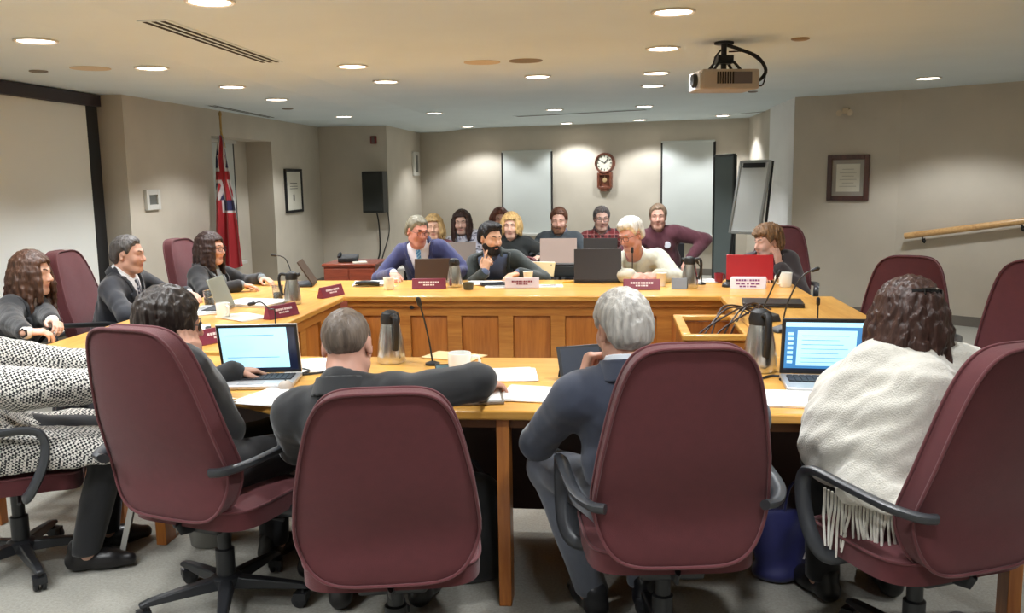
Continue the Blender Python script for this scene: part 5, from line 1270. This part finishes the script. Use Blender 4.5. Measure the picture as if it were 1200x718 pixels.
laptop(T(353, 334, Z), -78, 'brown laptop seen from the side at the far end of the left wing', .30, .21, 122, base=blk, lid=M('brown laptop lid', (66, 48, 36), .4))
laptop((-2.52, 4.62, Z), -88, 'grey laptop before the long haired woman on the left wing', .32, .22, 105, lid=M('grey blue lid', (116, 130, 140), .4))
laptop((-2.50, 5.36, Z), -84, 'laptop before the grey haired man on the left wing', .30, .21, 110, lid=M('pale lid', (150, 156, 146), .4))
sheets(T(232, 366, Z), 40, 'white papers on the left wing behind the short haired woman\'s glasses', .28, .3, 3)
sheets(T(300, 356, Z), 75, 'thick white paper stack on the left wing before the carafe', .28, .36, 8)
sheets(T(285, 372, Z), 55, 'pale beige papers near the middle nameplate of the left wing', .2, .3, 3, M('cream paper', (214, 210, 196), .7))
sheets(T(222, 388, Z), 30, 'white papers at the near end of the left wing', .22, .3, 4)
t = thing('headphones', 'black headphones at the near end of the left wing', 'headphones', T(228, 398, Z), 30)
MB().tube(smooth_path([(-.07, 0, .02), (-.06, .08, .025), (0, .11, .03), (.06, .08, .025), (.07, 0, .02)], 5), .007, 8).build('band', dark, t)
for s in (-1, 1): MB().lathe([(.0001, -.014), (.032, -.014), (.036, 0), (.032, .014), (.0001, .014)], (s*.07, -.01, .034), 18, axis='x').build('ear_cup', dark, t)
t = thing('computer_mouse', 'black mouse beside the long haired woman\'s folded hands', 'mouse', T(74, 421, Z), -60)
MB().lathe([(.0001, .034), (.02, .032), (.034, .020), (.038, .006), (.036, 0), (.0001, 0)][::-1], n=20).build('shell', blk, t); MB().box((0, .012, .034), (.006, .014, .004)).build('wheel', greyp, t)
# ---- near table
laptop(T(300, 449, Z), 8, 'silver laptop with lit page on the near table in the left foreground', .33, .23, 106, screen='doc')
t = thing('computer_mouse', 'silver mouse right of the lit silver laptop on the near table', 'mouse', T(335, 456, Z), 20)
MB().lathe([(.0001, .034), (.016, .033), (.027, .022), (.031, .006), (.03, 0), (.0001, 0)][::-1], n=20).build('shell', M('silver grey plastic', (166, 154, 142), .45), t); MB().box((0, .012, .034), (.006, .014, .004)).build('wheel', dark, t)
sheets(T(340, 468, Z), -12, 'white papers left of the man with cropped hair', .34, .22, 3)
sheets(T(366, 428, Z), 20, 'white papers behind the man with cropped hair', .22, .3, 2)
p = T(355, 436, Z); tag(MB().tube(smooth_path([p+np.array(q) for q in [(-.14, -.02, .005), (-.05, .05, .005), (.03, .0, .006), (.0, -.07, .005), (.08, -.03, .005), (.13, .06, .005)]], 8), .0045, 6).build('power_cord', dark), 'black power cord lying right of the lit silver laptop', 'cord')
carafe(T(459, 424, Z), 'steel carafe on the near table right of the cropped head', -60, 1.08)
b_ = T(507, 427, Z); goose(tuple(b_), 0, [b_+np.array((0, 0, .012)), W(503, 400, b_[1]), W(497, 374, b_[1]-.02), W(492, 357, b_[1]-.05)], 'slender gooseneck microphone on the near table before the wood panels', base_kind='round')
mug(T(539, 442, Z), 'white mug on the near table by the reaching arm', 10, 1.15)
p = T(521, 443, Z); t = thing('smartphone', 'smartphone propped up beside the white mug on the near table', 'phone', p, 8)
MB().box((0, 0, .03), (.075, .01, .06), R=rotx(-30)).build('case', blk, t, bevel=.003); MB().box((0, -.0065, .0305), (.066, .001, .05), R=rotx(-30)).build('display', M('phone display', (96, 120, 130), .2), t)
sheets(T(532, 418, Z), -20, 'tan envelope behind the white mug on the near table', .26, .16, 2, tan, text=False)
sheets(T(585, 440, Z), 8, 'white papers right of the white mug on the near table', .30, .24, 3)
sheets(T(634, 463, Z), -8, 'white papers left of the man in navy suit', .30, .22, 3)
t = thing('clipboard', 'white writing pad under the reaching hand', 'pad', T(553, 467, Z), 10)
MB().box((0, 0, .006), (.23, .2, .01)).build('board', greyp, t, bevel=.002); MB().box((0, 0, .0125), (.21, .18, .003)).build('pad', paper_m, t)
p = T(684, 446, Z); t = thing('tablet_computer', 'black tablet on a stand in front of the man in navy suit', 'tablet', p, 22)
Rt = rotx(-24); MB().box(Rt @ np.array((0, 0, .072)), (.19, .009, .14), R=Rt).build('case', blk, t, bevel=.003, loc=(0, .0, .004)); MB().box(Rt @ np.array((0, -.0052, .072)), (.165, .001, .118), R=Rt).build('display', M('tablet display', (52, 58, 70), .3), t, loc=(0, 0, .004))
MB().box((0, -.06, .005), (.19, .10, .008)).build('keyboard_cover', blk, t, bevel=.002); MB().box((0, .07, .055), (.15, .006, .12), R=rotx(28)).build('stand', blk, t, bevel=.002)
carafe(T(890, 434, Z), 'steel carafe between the navy suit and the woman in white', -80, 1.2)
laptop(T(973, 452, Z), -4, 'black framed laptop with blue page before the woman in white', .35, .245, 104, screen='web', lid=blk)
sheets(T(925, 468, Z), -4, 'white papers left of the woman in white\'s laptop', .36, .24, 3)
cup(T(931, 431, Z), 'white paper cup left of the blue page laptop', None, 1.0, .06)
p = T(915, 444, Z); tag(MB().tube(smooth_path([p+np.array(q) for q in [(-.07, .0, .005), (-.02, .04, .005), (.03, .0, .005), (-.01, -.03, .006), (.06, -.01, .005), (.13, .0, .006)]], 8), .005, 6).build('power_cord', dark), 'coiled black cord left of the blue page laptop', 'cord')
# ---- right wing
t = thing('closed_laptop', 'closed black laptop lying on the right wing', 'laptop', T(905, 357, Z), -6)
MB().box((0, 0, .009), (.36, .25, .016)).build('base', blk, t, bevel=.004); MB().box((0, .002, .021), (.36, .25, .008)).build('lid', M('black laptop lid', (42, 36, 34), .45), t, bevel=.003)
b_ = T(897, 376, Z); goose(tuple(b_), -70, [b_+np.array((-.03, 0, .03)), W(897, 355, b_[1]), W(908, 331, b_[1]), W(911, 324, b_[1])], 'gooseneck microphone on the right wing, nearer the cable box')
b_ = T(919, 388, Z); goose(tuple(b_), -70, [b_+np.array((-.01, 0, .03)), W(922, 358, b_[1]), W(935, 330, b_[1]), W(945, 320, b_[1]), W(952, 317, b_[1])], 'taller gooseneck microphone on the right wing, bent to the right')
b_ = T(958, 379, Z); goose(tuple(b_), 0, [b_+np.array((0, 0, .012)), b_+np.array((0, 0, .06)), b_+np.array((0, .0, .105))], 'short upright microphone behind the blue page laptop', base_kind='round')
cb = MB(); rng = np.random.default_rng(3)
for k in range(6):
    a = np.array((.45+.04*k, 4.75+.03*k, .58)); e = np.array((.80+.03*k, 5.20+.03*k, TOPZ+.012))
    c_ = MB().tube(smooth_path([a, a+np.array((.02, .03, .12)), a*.5+e*.5+np.array((rng.normal()*.03, rng.normal()*.03, .13+.03*rng.random())), e+np.array((-.05, .0, .02)), e], 6), .0055, 6).build('cable', M('dark cable', (52, 34, 30), .5))
    tag(c_, 'dark cable rising out of the oak cable box', 'cable', 'cables in the cable box')
# ---- public tables
pz = .731
laptop(W(539, 293, 8.30)*np.array((1, 1, 0))+np.array((0, 0, pz)), 182, 'grey brown laptop before the woman with long brown hair', .32, .22, 104, lid=M('grey brown lid', (108, 96, 88), .4))
laptop(W(655, 300, 8.38)*np.array((1, 1, 0))+np.array((0, 0, pz)), 180, 'silver laptop before the young man in dark sweater', .34, .24, 102, lid=M('worn silver lid', (170, 150, 140), .4, .2))
laptop(W(704, 297, 8.5)*np.array((1, 1, 0))+np.array((0, 0, pz)), 178, 'black laptop before the person in red plaid', .32, .23, 100, base=blk, lid=M('black laptop lid', (42, 36, 34), .45))
sheets(W(545, 300, 8.2)*np.array((1, 1, 0))+np.array((.06, 0, pz)), 6, 'white papers before the brown haired woman\'s laptop', .26, .16, 4)
sheets(W(628, 300, 8.3)*np.array((1, 1, 0))+np.array((0, 0, pz)), 6, 'white papers left of the silver laptop', .2, .2, 6)
# ---- on the floor
t = thing('backpack', 'black backpack on the floor left of the oak table leg', 'bag', (-.53, 3.34, 0), 20)
gb = Grid((-.25, -.2, 0), (.25, .25, .5), .0085); gb.op(ell((0, 0, .19), (.15, .11, .22)), .03); gb.op(ell((0, -.09, .13), (.11, .06, .12)), .03); gb.op(ell((0, 0, .04), (.155, .12, .06)), .05); gb.wrinkle(.008, 30, 2); gb.cut(lambda X, Y, Z: .006-Z)
sdf_mesh('bag_body', gb, cloth('black nylon', (24, 24, 26), .6), t)
MB().tube(smooth_path([(-.05, .02, .38), (0, .02, .45), (.05, .02, .38)], 5), .008, 8).build('top_handle', dark, t)
MB().tube(smooth_path([(-.08, .1, .36), (-.1, .17, .25), (-.09, .12, .06)], 5), .012, 8, flat=.4).build('strap', dark, t); MB().tube(smooth_path([(.08, .1, .36), (.1, .17, .25), (.09, .12, .06)], 5), .012, 8, flat=.4).build('strap', dark, t)
t = thing('tote_bag', 'blue tote bag on the floor by the woman in white', 'bag', (.70, 3.42, 0), 35); bl = cloth('blue nylon', (30, 33, 92), .55)
gb = Grid((-.25, -.2, 0), (.25, .2, .5), .0085); gb.op(ell((0, 0, .17), (.17, .085, .22)), .03); gb.op(ell((0, 0, .03), (.17, .1, .05)), .05); gb.wrinkle(.009, 34, 5); gb.cut(lambda X, Y, Z: .006-Z); gb.cut(lambda X, Y, Z: Z-.29)
sdf_mesh('bag_body', gb, bl, t)
MB().tube(smooth_path([(-.09, -.05, .27), (-.06, -.06, .39), (.06, -.06, .39), (.09, -.05, .27)], 6), .009, 8, flat=.5).build('handle', bl, t)
MB().tube(smooth_path([(-.03, -.10, .10), (0, -.105, .16), (.03, -.10, .11), (-.02, -.10, .12)], 5), .004, 6).build('printed_swirl', white_ink, t)
t = thing('display_board', 'thin white edged black board leaning by the left table leg', 'board', (-2.06, 3.44, 0), 22)
MB().box((0, 0, .15), (.012, .22, .30), R=roty(14)).build('board', dark, t, bevel=.002, loc=(.04, 0, .004)); MB().box((-.0, -.112, .15), (.022, .012, .30), R=roty(14)).build('white_edge', sill_m, t, loc=(.04, 0, .004))
t = thing('waste_bin', 'grey waste bin under the near table at left', 'bin', (-1.72, 3.55, 0), 0)
MB().lathe([(.0001, .004), (.085, .004), (.11, .26), (.116, .265), (.112, .27), (.105, .265), (.078, .015), (.0001, .015)], n=28).build('bucket', M('grey bin plastic', (112, 110, 104), .5), t)
MB().lathe([(.110, .258), (.119, .262), (.119, .272), (.110, .274)], n=28).build('rim', M('bin rim', (96, 94, 90), .5), t)
